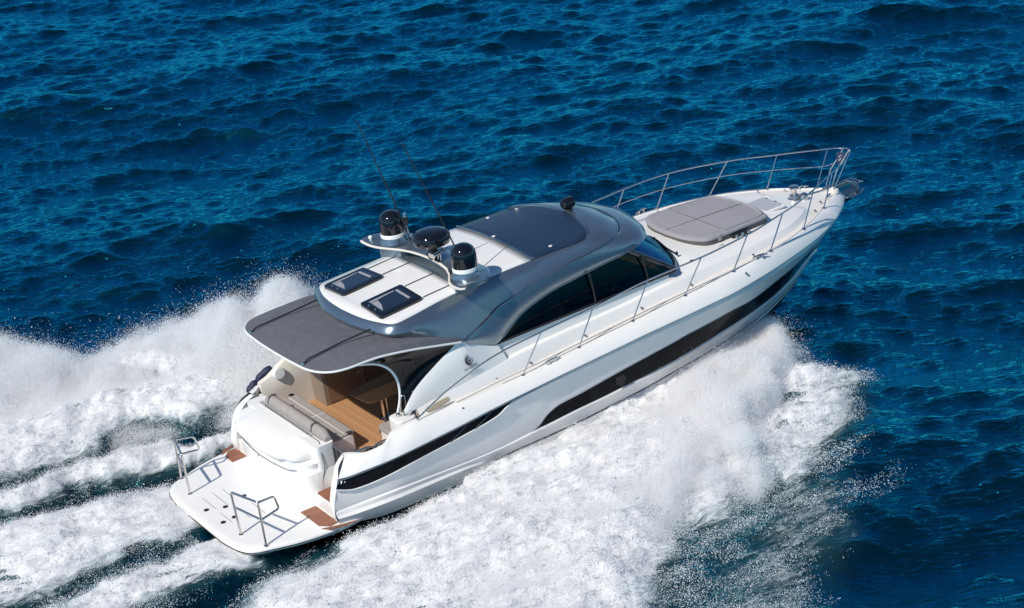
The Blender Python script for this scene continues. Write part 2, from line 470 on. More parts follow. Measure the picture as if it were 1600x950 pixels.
def make_sea():
    # grid laid out along the wind, fine where the photograph looks
    us = axis_coords(-12., 57., .066, 6000); ws = axis_coords(-23., 35., .066, 6000)
    U, Wd = np.meshgrid(us, ws, indexing='ij'); U, Wd = U.ravel(), Wd.ravel()
    fa = math.radians(58.6); x = U * math.cos(fa) + Wd * math.sin(fa); y = U * math.sin(fa) - Wd * math.cos(fa)
    ex = np.maximum(np.maximum(-12 - U, U - 57), 0); ey = np.maximum(np.maximum(-23 - Wd, Wd - 35), 0)
    fade = np.exp(-np.hypot(ex, ey) / 40)
    dx, dy, dz = sea_disp(x, y, fade)
    xs, ys = us, ws
    near = (x > -10) & (x < 18) & (y > -16) & (y < 18)
    fo = np.zeros_like(x); hg = np.zeros_like(x)
    f_, h_ = wake(x[near], y[near]); fo[near] = f_; hg[near] = h_
    calm = 1 - .7 * np.clip(fo, 0, 1)
    co = np.stack([x + dx * calm, y + dy * calm, dz * calm + hg + hull_hollow(x, y)], 1)
    nx, ny = len(xs), len(ys)
    idx = np.arange(nx * ny).reshape(nx, ny)
    quads = np.stack([idx[:-1, :-1], idx[:-1, 1:], idx[1:, 1:], idx[1:, :-1]], -1).reshape(-1, 4)
    me = bpy.data.meshes.new("sea")
    me.vertices.add(len(co)); me.vertices.foreach_set("co", co.astype(np.float32).ravel())
    me.loops.add(quads.size); me.loops.foreach_set("vertex_index", quads.astype(np.int32).ravel())
    me.polygons.add(len(quads)); me.polygons.foreach_set("loop_start", np.arange(0, quads.size, 4, dtype=np.int32))
    me.update(); me.validate()
    me.polygons.foreach_set("use_smooth", np.ones(len(quads), bool))
    at = me.attributes.new("foam", 'FLOAT', 'POINT'); at.data.foreach_set("value", fo.astype(np.float32))
    o = bpy.data.objects.new("sea", me); COL.objects.link(o); o["kind"] = "structure"
    m = bpy.data.materials.new("sea_water"); m.use_nodes = True; nt = m.node_tree; L = nt.links.new
    nt.nodes.remove(nt.nodes["Principled BSDF"])
    out = nt.nodes["Material Output"]
    tc = nt.nodes.new("ShaderNodeTexCoord")
    # body colour: deep blue, greener where air is churned in
    atn = nt.nodes.new("ShaderNodeAttribute"); atn.attribute_name = "foam"
    mx = nt.nodes.new("ShaderNodeMix"); mx.data_type = 'RGBA'
    mx.inputs["A"].default_value = (.0003, .0050, .0072, 1); mx.inputs["B"].default_value = (.03, .085, .095, 1)
    mr = nt.nodes.new("ShaderNodeMapRange"); mr.inputs["From Min"].default_value = .05; mr.inputs["From Max"].default_value = .9
    L(atn.outputs["Fac"], mr.inputs["Value"]); L(mr.outputs[0], mx.inputs["Factor"])
    di = nt.nodes.new("ShaderNodeBsdfDiffuse"); L(mx.outputs["Result"], di.inputs["Color"])
    gl = nt.nodes.new("ShaderNodeBsdfGlossy"); gl.inputs["Roughness"].default_value = .035; gl.inputs["Color"].default_value = (.045, .75, .98, 1)  # gloss colour itself tints the mirrored sky blue
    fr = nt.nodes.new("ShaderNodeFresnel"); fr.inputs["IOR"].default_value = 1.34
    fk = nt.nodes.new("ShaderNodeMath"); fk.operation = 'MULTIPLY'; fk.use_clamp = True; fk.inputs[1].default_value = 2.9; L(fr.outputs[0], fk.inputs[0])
    ms = nt.nodes.new("ShaderNodeMixShader")
    fm = nt.nodes.new("ShaderNodeMath"); fm.operation = 'MULTIPLY_ADD'; fm.inputs[1].default_value = -.85; fm.inputs[2].default_value = 1.; L(mr.outputs[0], fm.inputs[0])
    fz = nt.nodes.new("ShaderNodeMath"); fz.operation = 'MULTIPLY'; L(fk.outputs[0], fz.inputs[0]); L(fm.outputs[0], fz.inputs[1])
    L(fz.outputs[0], ms.inputs[0]); L(di.outputs[0], ms.inputs[1]); L(gl.outputs[0], ms.inputs[2]); L(ms.outputs[0], out.inputs[0])
    # ripples: an irregular chop and a finer one on top, crests lying across the wind
    def chop(scale, sx, sy, rot, detail, rough, dist, prev=None):
        mp = nt.nodes.new("ShaderNodeMapping"); mp.vector_type = 'TEXTURE'
        mp.inputs["Rotation"].default_value = (0, 0, R(rot)); mp.inputs["Scale"].default_value = (sx, sy, 1)
        L(tc.outputs["Object"], mp.inputs["Vector"])
        n1 = nt.nodes.new("ShaderNodeTexNoise"); n1.inputs["Scale"].default_value = scale
        n1.inputs["Detail"].default_value = detail; n1.inputs["Roughness"].default_value = rough; n1.inputs["Distortion"].default_value = .35
        L(mp.outputs[0], n1.inputs["Vector"])
        b1 = nt.nodes.new("ShaderNodeBump"); b1.inputs["Strength"].default_value = 1.0; b1.inputs["Distance"].default_value = dist
        L(n1.outputs["Fac"], b1.inputs["Height"])
        if prev: L(prev.outputs[0], b1.inputs["Normal"])
        return b1
    b1 = chop(6.0, 1.9, .7, -29, 5, .64, .06)
    for q_ in (di, gl, fr): L(b1.outputs[0], q_.inputs["Normal"])
    me.materials.append(m)
    return o

def foam_material():
    m = bpy.data.materials.new("white_foam"); m.use_nodes = True; nt = m.node_tree; L = nt.links.new
    b = nt.nodes["Principled BSDF"]; b.inputs["Roughness"].default_value = .65
    b.inputs["Specular IOR Level"].default_value = .3
    tc = nt.nodes.new("ShaderNodeTexCoord")
    at = nt.nodes.new("ShaderNodeAttribute"); at.attribute_name = "foam"
    mp = nt.nodes.new("ShaderNodeMapping"); mp.inputs["Scale"].default_value = (.34, 1.3, 1)
    L(tc.outputs["Object"], mp.inputs["Vector"])
    n = nt.nodes.new("ShaderNodeTexNoise"); n.inputs["Scale"].default_value = 4.2; n.inputs["Detail"].default_value = 12; n.inputs["Roughness"].default_value = .8
    n.inputs["Distortion"].default_value = .9
    L(mp.outputs[0], n.inputs["Vector"])
    # opacity: foam amount against the noise -> lacy edges
    a1 = nt.nodes.new("ShaderNodeMath"); a1.operation = 'MULTIPLY_ADD'; a1.inputs[1].default_value = 1.25; a1.inputs[2].default_value = -.52
    L(at.outputs["Fac"], a1.inputs[0])
    a2 = nt.nodes.new("ShaderNodeMath"); a2.operation = 'ADD'; L(a1.outputs[0], a2.inputs[0])
    s = nt.nodes.new("ShaderNodeMath"); s.operation = 'MULTIPLY_ADD'; s.inputs[1].default_value = 2.2; s.inputs[2].default_value = -1.0
    L(n.outputs["Fac"], s.inputs[0]); L(s.outputs[0], a2.inputs[1])
    mr = nt.nodes.new("ShaderNodeMapRange"); mr.interpolation_type = 'SMOOTHSTEP'
    mr.inputs["From Min"].default_value = -.05; mr.inputs["From Max"].default_value = .62
    L(a2.outputs[0], mr.inputs["Value"]); L(mr.outputs[0], b.inputs["Alpha"])
    # thin foam is blue-green, thick foam is white
    cr = nt.nodes.new("ShaderNodeValToRGB")
    e = cr.color_ramp.elements
    e[0].position = 0.05; e[0].color = (.22, .34, .37, 1); e[1].position = .75; e[1].color = (.86, .87, .88, 1)
    k = e.new(.35); k.color = (.55, .63, .66, 1)
    L(a2.outputs[0], cr.inputs["Fac"]); L(cr.outputs[0], b.inputs["Base Color"])
    n2 = nt.nodes.new("ShaderNodeTexNoise"); n2.inputs["Scale"].default_value = 12; n2.inputs["Detail"].default_value = 10; n2.inputs["Roughness"].default_value = .8
    L(mp.outputs[0], n2.inputs["Vector"])
    bp = nt.nodes.new("ShaderNodeBump"); bp.inputs["Strength"].default_value = 1.; bp.inputs["Distance"].default_value = .045
    L(n2.outputs["Fac"], bp.inputs["Height"]); L(bp.outputs[0], b.inputs["Normal"])
    return m

def foam_height(x, y, fo, hg, dz, calm):
    q = np.stack([x * .5, y * 1.25], 1)
    lump = (fbm(q * .9, 4, 41, .55) - .5) * .36 + (fbm(q * 3.2, 5, 57, .68) - .5) * .30
    ridge = 1 - np.abs(2 * fbm(q * 2.1, 4, 77, .6) - 1) * 2.4
    near = np.clip((np.hypot(x - .8, y * .45) - .8) / 1.2, .25, 1)
    return dz * calm + hg + hull_hollow(x, y) + np.clip(fo, 0, 1.2) * (lump + .10 * ridge + .04) * near + .03

def make_foam():
    st = .05
    xs = np.arange(-9.5, 14.6, st); ys = np.arange(-14.5, 16.5, st)
    X, Y = np.meshgrid(xs, ys, indexing='ij'); x, y = X.ravel(), Y.ravel()
    fo, hg = wake(x, y)
    dx, dy, dz = sea_disp(x, y, None, .8)
    calm = 1 - .7 * np.clip(fo, 0, 1)
    z = foam_height(x, y, fo, hg, dz, calm)
    co = np.stack([x + dx * calm, y + dy * calm, z], 1)
    nx, ny = len(xs), len(ys); idx = np.arange(nx * ny).reshape(nx, ny)
    quads = np.stack([idx[:-1, :-1], idx[1:, :-1], idx[1:, 1:], idx[:-1, 1:]], -1).reshape(-1, 4)
    keep = fo[quads].max(1) > .06
    quads = quads[keep]
    used = np.unique(quads); mp = -np.ones(nx * ny, np.int64); mp[used] = np.arange(len(used))
    quads = mp[quads]; co = co[used]
    me = bpy.data.meshes.new("wake_foam")
    me.vertices.add(len(co)); me.vertices.foreach_set("co", co.astype(np.float32).ravel())
    me.loops.add(quads.size); me.loops.foreach_set("vertex_index", quads.astype(np.int32).ravel())
    me.polygons.add(len(quads)); me.polygons.foreach_set("loop_start", np.arange(0, quads.size, 4, dtype=np.int32))
    me.update(); me.validate()
    me.polygons.foreach_set("use_smooth", np.ones(len(quads), bool))
    at = me.attributes.new("foam", 'FLOAT', 'POINT'); at.data.foreach_set("value", fo[used].astype(np.float32))
    o = bpy.data.objects.new("wake_foam", me); COL.objects.link(o); o["kind"] = "stuff"
    o["label"] = "white foam and wash spreading over the sea around and behind the yacht"
    o["category"] = "foam"
    me.materials.append(foam_material())
    return o

# ------------------------------------------------------------------ spray: droplets in the air
def spray_points():
    P, Rd = [], []
    g = np.random.default_rng(21)
    def sheet(rows, side, n, seed, edge=.55, slope=.25):
        """rows: (x at the hull, y at the hull, reach, crest height, density)"""
        rows = np.asarray(rows, float)
        w = rows[:, 4]; t = np.linspace(0, 1, len(rows))
        cum = np.cumsum(np.interp(np.linspace(0, 1, 400), t, w * rows[:, 2])); cum /= cum[-1]
        s = np.interp(g.random(n), cum, np.linspace(0, 1, 400))
        row = [np.interp(s, t, rows[:, k]) for k in range(5)]
        u = g.random(n) ** .85 * 1.25
        wob = fbm(np.stack([s * 9, u * 1.6], 1), 4, seed) - .5
        reach = row[2] * (1 + .75 * wob)
        x = row[0] - slope * reach * u - .9 * u * u
        y = row[1] + reach * u
        q2 = np.stack([x * .75, y * .75], 1)
        crest = row[3] * (.02 + .98 * np.sin(np.clip(u, 0, 1.25) / 1.27 * math.pi) ** .95) * (1 + 1.3 * (fbm(q2, 4, seed + 3, .55) - .5))
        z = crest * g.random(n) ** .6 + .04
        p = np.stack([x, y * side, z], 1)
        d = fbm(p * np.array([.95, .95, 1.2]), 5, seed + 9, .58)
        # dense inside, ragged fingers and loose grains at the rim
        rim = np.clip((u - edge) / (1.25 - edge), 0, 1)
        keep = (d - .5) * 3.0 + .95 - 1.45 * rim ** 1.3 - .25 * np.clip(z / (row[3] + .2) - .6, 0, 1) > g.random(n) * .9
        return p[keep]
    sb = [(14.2, .35, 2.3, .50, .18), (13.4, .85, 3.3, .95, .9), (12.4, 1.2, 4.2, 1.35, 1.5), (11.2, 1.6, 4.6, 1.3, 1.5),
          (10.0, 2.0, 4.5, .95, 1.3), (8.6, 2.3, 4.4, .75, 1.0), (7.2, 2.7, 4.8, .60, .8), (5.5, 3.2, 5.2, .5, .7), (3.5, 3.6, 6, .5, .6)]
    pt = [(11.0, 1.6, 4.0, .8, .2), (9.4, 2.0, 4.8, 1.1, .5), (8.0, 2.2, 5.2, 1.1, .7), (7.0, 2.4, 5.4, 1.5, 1.1),
          (6.0, 2.6, 5.4, 2.0, 1.4), (5.1, 2.9, 5.4, 2.15, 1.4), (4.2, 3.2, 5.1, 1.85, 1.2), (3.1, 3.8, 4.7, .9, .6), (2.0, 4.4, 6.8, 1.1, .6), (-.5, 5.2, 8.2, 1.9, .8), (-2.5, 5.5, 8.8, 2.0, .6)]
    a = sheet(sb, -1, 1500000, 101); b = sheet(pt, 1, 1900000, 211)
    # each grain of the noise becomes a little puff of finer drops: soft mist
    def puff(base, n, sig):
        q_ = np.repeat(base, n, 0)
        return q_ + g.normal(0, 1, q_.shape) * (g.random((len(q_), 1)) ** .5) * np.array(sig)
    am, bm_ = puff(a, 6, (.13, .13, .10)), puff(b, 6, (.14, .14, .11))
    # fine grains flung wide of both sheets
    def grains(base, n, sig):
        k = g.integers(0, len(base), n)
        return base[k] + g.normal(0, 1, (n, 3)) * sig
    # froth thrown up just above the foam
    nf = 1500000
    fx, fy = g.uniform(-7, 14.4, nf), g.uniform(-13.5, 14, nf)
    fo, hg = wake(fx, fy)
    dx, dy, dz = sea_disp(fx, fy, None, .8); calm = 1 - .7 * np.clip(fo, 0, 1)
    clump = fbm(np.stack([fx * .9, fy * 3.0], 1), 5, 311, .62)
    veil = stroke(fx, fy, [(2.0, 0), (-8, 0)], [4.6, 5.5], .50) + stroke(fx, fy, [(9.5, -6.6), (4.0, -8.0)], [2.2, 3.0], .50)
    k = (np.maximum(fo, veil) - .25 + (clump - .5) * 2.0) > g.random(nf) * 1.15
    k &= np.maximum(fo, veil) > .10 + .22 * g.random(nf)
    fz = foam_height(fx, fy, fo, hg, dz, calm)
    c = np.stack([fx + dx * calm, fy + dy * calm, fz + g.exponential(.045, nf) * np.clip(clump * 2 - .3, .3, 2)], 1)[k]
    c = puff(c, 3, (.10, .05, .035))
    P = np.concatenate([am, bm_, c, grains(a, 160000, np.array([.3, .3, .2])), grains(b, 200000, np.array([.4, .4, .3]))])
    print("spray points", len(a), len(b), len(c))
    n_mist = len(am) + len(bm_)
    rad = np.where(np.arange(len(P)) < n_mist, g.lognormal(math.log(.0035), .35, len(P)), g.lognormal(math.log(.0038), .42, len(P)))
    inside = (np.abs(P[:, 1]) < np.interp(P[:, 0], [-.4, 0, 2, 6, 9, 11, 12.5, 14], [2.0, 2.2, 2.45, 2.4, 2.25, 1.8, 1.1, .1])) & (P[:, 0] > -.3)
    ok = ~inside & (P[:, 2] > 0)
    P = P[ok]; rad = np.clip(rad[ok], .002, .014)
    return P.astype(np.float32), rad.astype(np.float32)

def make_spray():
    P, rad = spray_points()
    me = bpy.data.meshes.new("spray")
    me.vertices.add(len(P)); me.vertices.foreach_set("co", P.ravel())
    at = me.attributes.new("rad", 'FLOAT', 'POINT'); at.data.foreach_set("value", rad)
    m = bpy.data.materials.new("spray_droplets"); m.use_nodes = True; nt = m.node_tree
    nt.nodes.remove(nt.nodes["Principled BSDF"])
    df = nt.nodes.new("ShaderNodeBsdfDiffuse"); df.inputs[0].default_value = (.93, .935, .94, 1)
    tl = nt.nodes.new("ShaderNodeBsdfTranslucent"); tl.inputs[0].default_value = (.93, .935, .94, 1)
    ms = nt.nodes.new("ShaderNodeMixShader"); ms.inputs[0].default_value = .4
    nt.links.new(df.outputs[0], ms.inputs[1]); nt.links.new(tl.outputs[0], ms.inputs[2]); nt.links.new(ms.outputs[0], nt.nodes["Material Output"].inputs[0])
    me.materials.append(m)
    o = bpy.data.objects.new("spray", me); COL.objects.link(o)
    ng = bpy.data.node_groups.new("droplets", 'GeometryNodeTree')
    ng.interface.new_socket("Geometry", in_out='INPUT', socket_type='NodeSocketGeometry')
    ng.interface.new_socket("Geometry", in_out='OUTPUT', socket_type='NodeSocketGeometry')
    gi = ng.nodes.new("NodeGroupInput"); go = ng.nodes.new("NodeGroupOutput")
    mtp = ng.nodes.new("GeometryNodeMeshToPoints")
    na = ng.nodes.new("GeometryNodeInputNamedAttribute"); na.data_type = 'FLOAT'; na.inputs["Name"].default_value = "rad"
    sm = ng.nodes.new("GeometryNodeSetMaterial"); sm.inputs["Material"].default_value = m
    ng.links.new(gi.outputs[0], mtp.inputs["Mesh"]); ng.links.new(na.outputs[0], mtp.inputs["Radius"])
    ng.links.new(mtp.outputs[0], sm.inputs["Geometry"]); ng.links.new(sm.outputs[0], go.inputs[0])
    md = o.modifiers.new("droplets", 'NODES'); md.node_group = ng
    o["kind"] = "stuff"; o["category"] = "spray"
    o["label"] = "white water spray thrown up along both sides of the planing hull"
    return o

make_sea()
make_foam()
make_spray()

# ------------------------------------------------------------------ the yacht (own frame: x forward, y to port, z up)
PITCH = R(-2.0)
yacht = bpy.data.objects.new("motor_yacht", None)
COL.objects.link(yacht)
yacht.rotation_euler = (0, PITCH, 0)
yacht.location = (0.003, 0, -0.130)
BOAT = Matrix.Translation(yacht.location) @ Matrix.Rotation(PITCH, 4, 'Y')
top(yacht, "white motor yacht with silver hardtop and black hull windows, planing at speed", "motor yacht")
Yt = yacht

N = 240
KEEL = curve([(1.9, 0, -.75), (6, 0, -.85), (10, 0, -.95), (13.2, 0, -.92), (14.2, 0, -.70), (14.9, 0, -.41), (15.34, 0, -.09), (15.72, 0, .15)], N)
CH = curve([(1.95, 2.36, .44), (2.4, 2.31, .33), (3, 2.28, .24), (4.7, 2.29, .23), (5.45, 2.3, .28), (7, 2.3, .32), (9.4, 2.18, .35), (10.85, 2.06, .42), (12.1, 1.80, .42), (12.9, 1.5, .36), (13.9, 1.1, .33), (14.6, .72, .28), (15.2, .35, .21), (15.73, 0, .16)], N)
RG = curve([(1.94, 2.45, .67), (2.38, 2.47, .63), (3.5, 2.455, .59), (4.7, 2.44, .57), (5.2, 2.415, .53), (5.5, 2.33, .42), (7, 2.315, .42), (9.4, 2.195, .45), (10.85, 2.08, .52), (12.1, 1.82, .52), (12.9, 1.53, .46), (13.9, 1.14, .43), (14.6, .77, .38), (15.25, .38, .31), (15.85, 0, .28)], N)
K2 = curve([(1.93, 2.42, .85), (4, 2.41, .76), (5.6, 2.41, .71), (6.56, 2.40, .735), (7.72, 2.36, .77), (8.33, 2.345, .78), (9.36, 2.305, .805), (10.16, 2.265, .835), (10.84, 2.19, .86), (12.05, 1.99, .90), (13.6, 1.55, .88), (14.8, .98, .84), (15.67, .47, .86), (16.42, 0, .76)], N)
K1 = curve([(1.93, 2.44, .96), (4, 2.45, .86), (5.6, 2.44, .77), (6.58, 2.41, .76), (6.94, 2.41, .98), (7.27, 2.415, 1.08), (7.68, 2.42, 1.11), (8.4, 2.43, 1.19), (9.33, 2.43, 1.28), (10.13, 2.42, 1.34), (10.8, 2.37, 1.38), (12.05, 2.2, 1.38), (12.6, 2.1, 1.36), (13.95, 1.76, 1.45), (15.2, 1.12, 1.35), (15.86, .7, 1.22), (16.52, 0, .87)], N)
SL = curve([(2.03, 2.44, 1.31), (2.42, 2.455, 1.175), (2.7, 2.465, 1.16), (4.0, 2.50, 1.28), (4.8, 2.51, 1.35), (5.67, 2.515, 1.46), (6.0, 2.52, 1.60), (8, 2.51, 1.70), (10, 2.52, 1.77), (12, 2.44, 1.79), (14, 2.02, 1.83), (15.5, 1.42, 1.82), (16.5, .75, 1.75), (17.15, 0, 1.66)], N)
GW = curve([(2.12, 2.40, 1.49), (2.4, 2.50, 1.50), (3.64, 2.60, 1.565), (4.78, 2.58, 1.62), (5.53, 2.56, 1.665), (6.05, 2.56, 1.70), (7.0, 2.57, 1.76), (8.3, 2.57, 1.82), (10.06, 2.58, 1.90), (11.73, 2.53, 1.93), (12.6, 2.40, 1.935), (13.6, 2.18, 1.95), (14.5, 1.93, 1.965), (15.47, 1.54, 1.965), (16.38, .98, 1.94), (16.95, .48, 1.915), (17.2, .2, 1.90), (17.27, 0, 1.895)], N)
UC = GW - np.array([[.0, .075, .06]]); UC[:, 1] = np.maximum(UC[:, 1], 0); UC[-1, 0] -= .04
CT = curve([(2.45, 2.19, 1.80), (2.85, 2.20, 1.82), (3.4, 2.22, 1.86), (4.0, 2.27, 1.94), (5.2, 2.29, 1.94), (6.55, 2.28, 1.96), (7.97, 2.28, 2.05), (9.37, 2.28, 2.13), (10.8, 2.26, 2.20), (12.19, 2.19, 2.25), (13.38, 2.03, 2.27), (14.67, 1.66, 2.26), (15.87, .99, 2.20), (16.6, .40, 2.12), (16.9, .12, 2.09), (16.95, 0, 2.085)], N)
# the scoop for the mooring cleats in the aft coaming
sc = np.exp(-((CT[:, 0] - 3.0) / .36) ** 4)
CT[:, 1] += .17 * sc; CT[:, 2] -= .05 * sc
def tuck(P_, k, kz):
    # the topsides draw in towards the stern
    f = np.clip((3.4 - P_[:, 0]) / 1.3, 0, 1); f = f * f * (3 - 2 * f)
    P_[:, 1] -= k * f; P_[:, 2] -= kz * f
for P_ in (GW, UC, SL, K1, K2, CT): tuck(P_, .19, .10)
for P_ in (RG,): tuck(P_, .12, .04)
tuck(CH, .10, 0)
CM = .5 * (GW + CT) + np.array([[0, .045, .035]]); CM[-1, 1] = 0
K2L = K2 + np.array([[0, .03, -.03]]); K2L[:, 1] = np.where(K2[:, 1] < .02, 0, K2L[:, 1])
BM = .5 * (KEEL + CH) + np.array([[0, 0, -.02]])
BM[-1, 1] = 0

hb = MB()
hb.both([KEEL, BM, CH], M['anti'])
ch2 = CH + np.array([[0, .025, .015]]); ch2[-1, 1] = 0
hb.both([CH, ch2], M['gel'])
mid1 = .6 * RG + .4 * K2L + np.array([[0, -.03, 0]]); mid1[:, 1] = np.maximum(mid1[:, 1], 0)
mid2 = .5 * (K1 + SL); mid2[:, 1] = np.maximum(mid2[:, 1] - .02, 0)
hb.both([ch2, .5 * (ch2 + RG), RG, mid1, K2L, K2, K1, mid2, SL, UC], M['gel'])
hb.both([UC, GW], M['stripe'])
gw2 = GW + (CM - GW) * .12 + np.array([[0, .012, .0]]); gw2[-1, 1] = 0
hb.both([GW, gw2, CM, CM + (CT - CM) * .85 + np.array([[0, .004, .012]]), CT], M['gel'])
# transom below the platform and the aft ends of the topsides
hb.poly([(1.9, 0, -.75), CH[0], (1.92, 2.36, .45), (1.92, -2.36, .45), CH[0] * [1, -1, 1]], M['anti'])
hull = hb.build("hull", Yt, smooth=28)

# thin dark boot stripe along the chine
for sgn in (-1, 1):
    t = MB(); k = RG[:, 0] > 5.5
    t.tube(RG[k] * [1, sgn, 1] + [0, sgn * .004, .005], .016, M['stripe'], 8); t.build("boot_stripe", Yt)

# long black windows in the hull, with a porthole, and the smaller ones aft under the gunwale
def band(A, B, x0, x1, off):
    # cut at slanted ends: keep stations whose upper edge lies between x0 and x1
    k = (A[:, 0] >= x0) & (A[:, 0] <= x1)
    a, b = A[k].copy(), B[k].copy(); a[:, 1] += off; b[:, 1] += off
    return a, b
for sgn in (-1, 1):
    t = MB()
    kk = (K1[:, 0] > 6.55) & (K1[:, 0] < 16.36); a = K1[kk].copy(); b = K2[kk].copy()
    a[:, 2] -= .008; b[:, 2] += .004
    a[:, 1] += .012; b[:, 1] += .012
    a = a * [1, sgn, 1]; b = b * [1, sgn, 1]
    t.grid([a, a + (b - a) / 3, a + (b - a) * 2 / 3, b], M['band'])
    w = t.build("hull_window", Yt, label="long black glass band along the topside")
    t = MB()
    t.lathe([(.0, .02), (.10, .02), (.125, .028), (.14, .02), (.14, 0)], (8.80, sgn * 2.40, 1.03), M['blackm'], 26, axis=(0, sgn, .12))
    t.lathe([(.126, .022), (.134, .030), (.142, .022)], (8.80, sgn * 2.40, 1.03), M['band'], 26, axis=(0, sgn, .12), cap=False)
    t.lathe([(.0, .024), (.085, .024), (.09, .02)], (8.755, sgn * 2.40, 1.045), M['stripe'], 22, axis=(0, sgn, .12))
    t.build("porthole", w)
    t = MB()
    k = (SL[:, 0] < 6.02)
    a, b = UC[k].copy(), SL[k].copy()
    a[:, 2] -= .012; b[:, 2] += .015
    a[:, 1] += .012; b[:, 1] += .014
    a = a * [1, sgn, 1]; b = b * [1, sgn, 1]
    t.grid([a, .5 * (a + b), b], M['band'])
    sw = t.build("stern_window", Yt, label="slim dark glass band under the gunwale, blue-tinted at its aft end")
    t = MB()
    for x0 in (4.55, 5.15):  # slanted bars modelled in place of reflections on the glass
        i = np.argmin(abs(b[:, 0] - x0)); j = np.argmin(abs(a[:, 0] - x0 - .42))
        p0, p1 = b[i] + [0, sgn * .006, 0], a[j] + [0, sgn * .006, 0]
        t.tube(np.linspace(p0, p1, 5), .016, M['grey'], 6)
    t.build("reflection_bar", sw)
    t = MB(); t.tube(b + [0, sgn * .006, -.012], .014, M['gel'], 6); t.build("window_trim", sw)

# ---- swim platform
pl = [(0, 0), (.0, -.9), (.05, -1.42), (.15, -1.74), (.30, -1.90), (.60, -2.03), (1.2, -2.24), (1.9, -2.36)]
pc = curve([(x, y, 0) for x, y in pl], 30)[:, :2]
outline = [(2.5, -2.3)] + [tuple(q) for q in pc[::-1]] + [(x, -y) for x, y in pc[1:]] + [(2.5, 2.3)]
outline = outline[::-1]
def inset(out, d):
    cx = 1.4; r = []
    for x, y in out:
        r.append((x + d if x < 2.3 else x, y - math.copysign(d, y) * min(1, abs(y) / .3)))
    return r
p = MB()
lv = [(.14, .30), (.05, .34), (.0, .40), (.0, .44), (.015, .475), (.05, .495), (.16, .50)]
p.grid([[(x, y, z) for x, y in inset(outline, d)] for d, z in lv], M['gel'], close=True)
p.poly([(x, y, .50) for x, y in inset(outline, .16)], M['gel'])
p.poly([(x, y, .30) for x, y in inset(outline, .14)], M['gel'], True)
plat = p.build("swim_platform", Yt, smooth=50)
p = MB(); o_ = inset(outline, -.006); p.tube([(x, y, .415) for x, y in o_[1:-1]], .012, M['blackm'], 6); p.build("rubbing_strip", plat)
for (x, y) in ((.30, .27), (.64, .09), (.32, -.45), (1.12, .21), (.58, -.43)):
    p = MB(); p.lathe([(.055, .0), (.055, .008), (.04, .006)], (x, y, .50), M['blackm'], 18); p.build("drain", plat)
for (x, y0, y1) in ((.46, .8, .15), (.71, .84, .12), (.93, .8, .3), (.45, -.05, -.6), (.8, -.1, -.7), (1.1, -.2, -.75)):
    p = MB(); p.box((x, (y0 + y1) / 2, .5035), (.012, abs(y1 - y0), .005), M['blind']); p.build("seam", plat)
# hand rails on the platform
for sgn in (-1, 1):
    r = .024
    t = MB()
    P1, P2 = (.36, sgn * 1.16), (.52, sgn * 1.92)
    T1, T2 = (.35, sgn * 1.12, 1.44), (.55, sgn * 1.88, 1.42)
    m1, m2 = (.355, sgn * 1.14, 1.11), (.54, sgn * 1.90, 1.05)
    t.tube(rpath([(P1[0], P1[1], .50), T1, T2, (.93, sgn * 1.80, 1.37), (1.0, sgn * 1.76, 1.05), m2, m1], .07, 6), r, M['chrome'], 12)
    t.tube([(P2[0], P2[1], .50), T2], r, M['chrome'], 12)
    rail = t.build("platform_handrail", Yt, label="bent chrome tube hand rail on the swim platform")
    for q in (P1, P2):
        f = MB(); f.lathe([(.05, 0), (.05, .012), (.03, .025)], (*q, .50), M['chrome'], 16); f.build("foot", rail)
# teak pads on the platform and the steps up to the cockpit
def pad(name, out, z, h=.014, m='teakdark'):
    q = MB(); q.prism(out, z, z + h, M[m]); return q.build(name, Yt, smooth=0)
for sgn in (-1, 1):
    yi = 1.30 if sgn < 0 else 1.72
    o_ = [(1.62, sgn * yi), (1.96, sgn * yi), (1.96, sgn * 2.22), (1.78, sgn * 2.24), (1.62, sgn * 2.06)]
    pad("teak_pad", o_ if sgn > 0 else o_[::-1], .501)
    # steps: white moulded blocks with teak treads
    s = MB()
    s.box((2.35, sgn * 1.72, .64), (.72, .86, .27), M['gel'])
    s.box((2.85, sgn * 1.62, .77), (.62, .72, .55), M['gel'])
    st = s.build("step", Yt, bevel=.02)
    q = MB(); q.prism(rrect(2.03, 2.38, min(sgn * 1.33, sgn * 2.06), max(sgn * 1.33, sgn * 2.06), .03), .776, .792, M['teakdark']); q.build("tread", st, smooth=0)
    q = MB(); q.prism(rrect(2.50, 2.95, min(sgn * 1.30, sgn * 1.90), max(sgn * 1.30, sgn * 1.90), .03), 1.046, 1.060, M['teakdark']); q.build("tread", st, smooth=0)

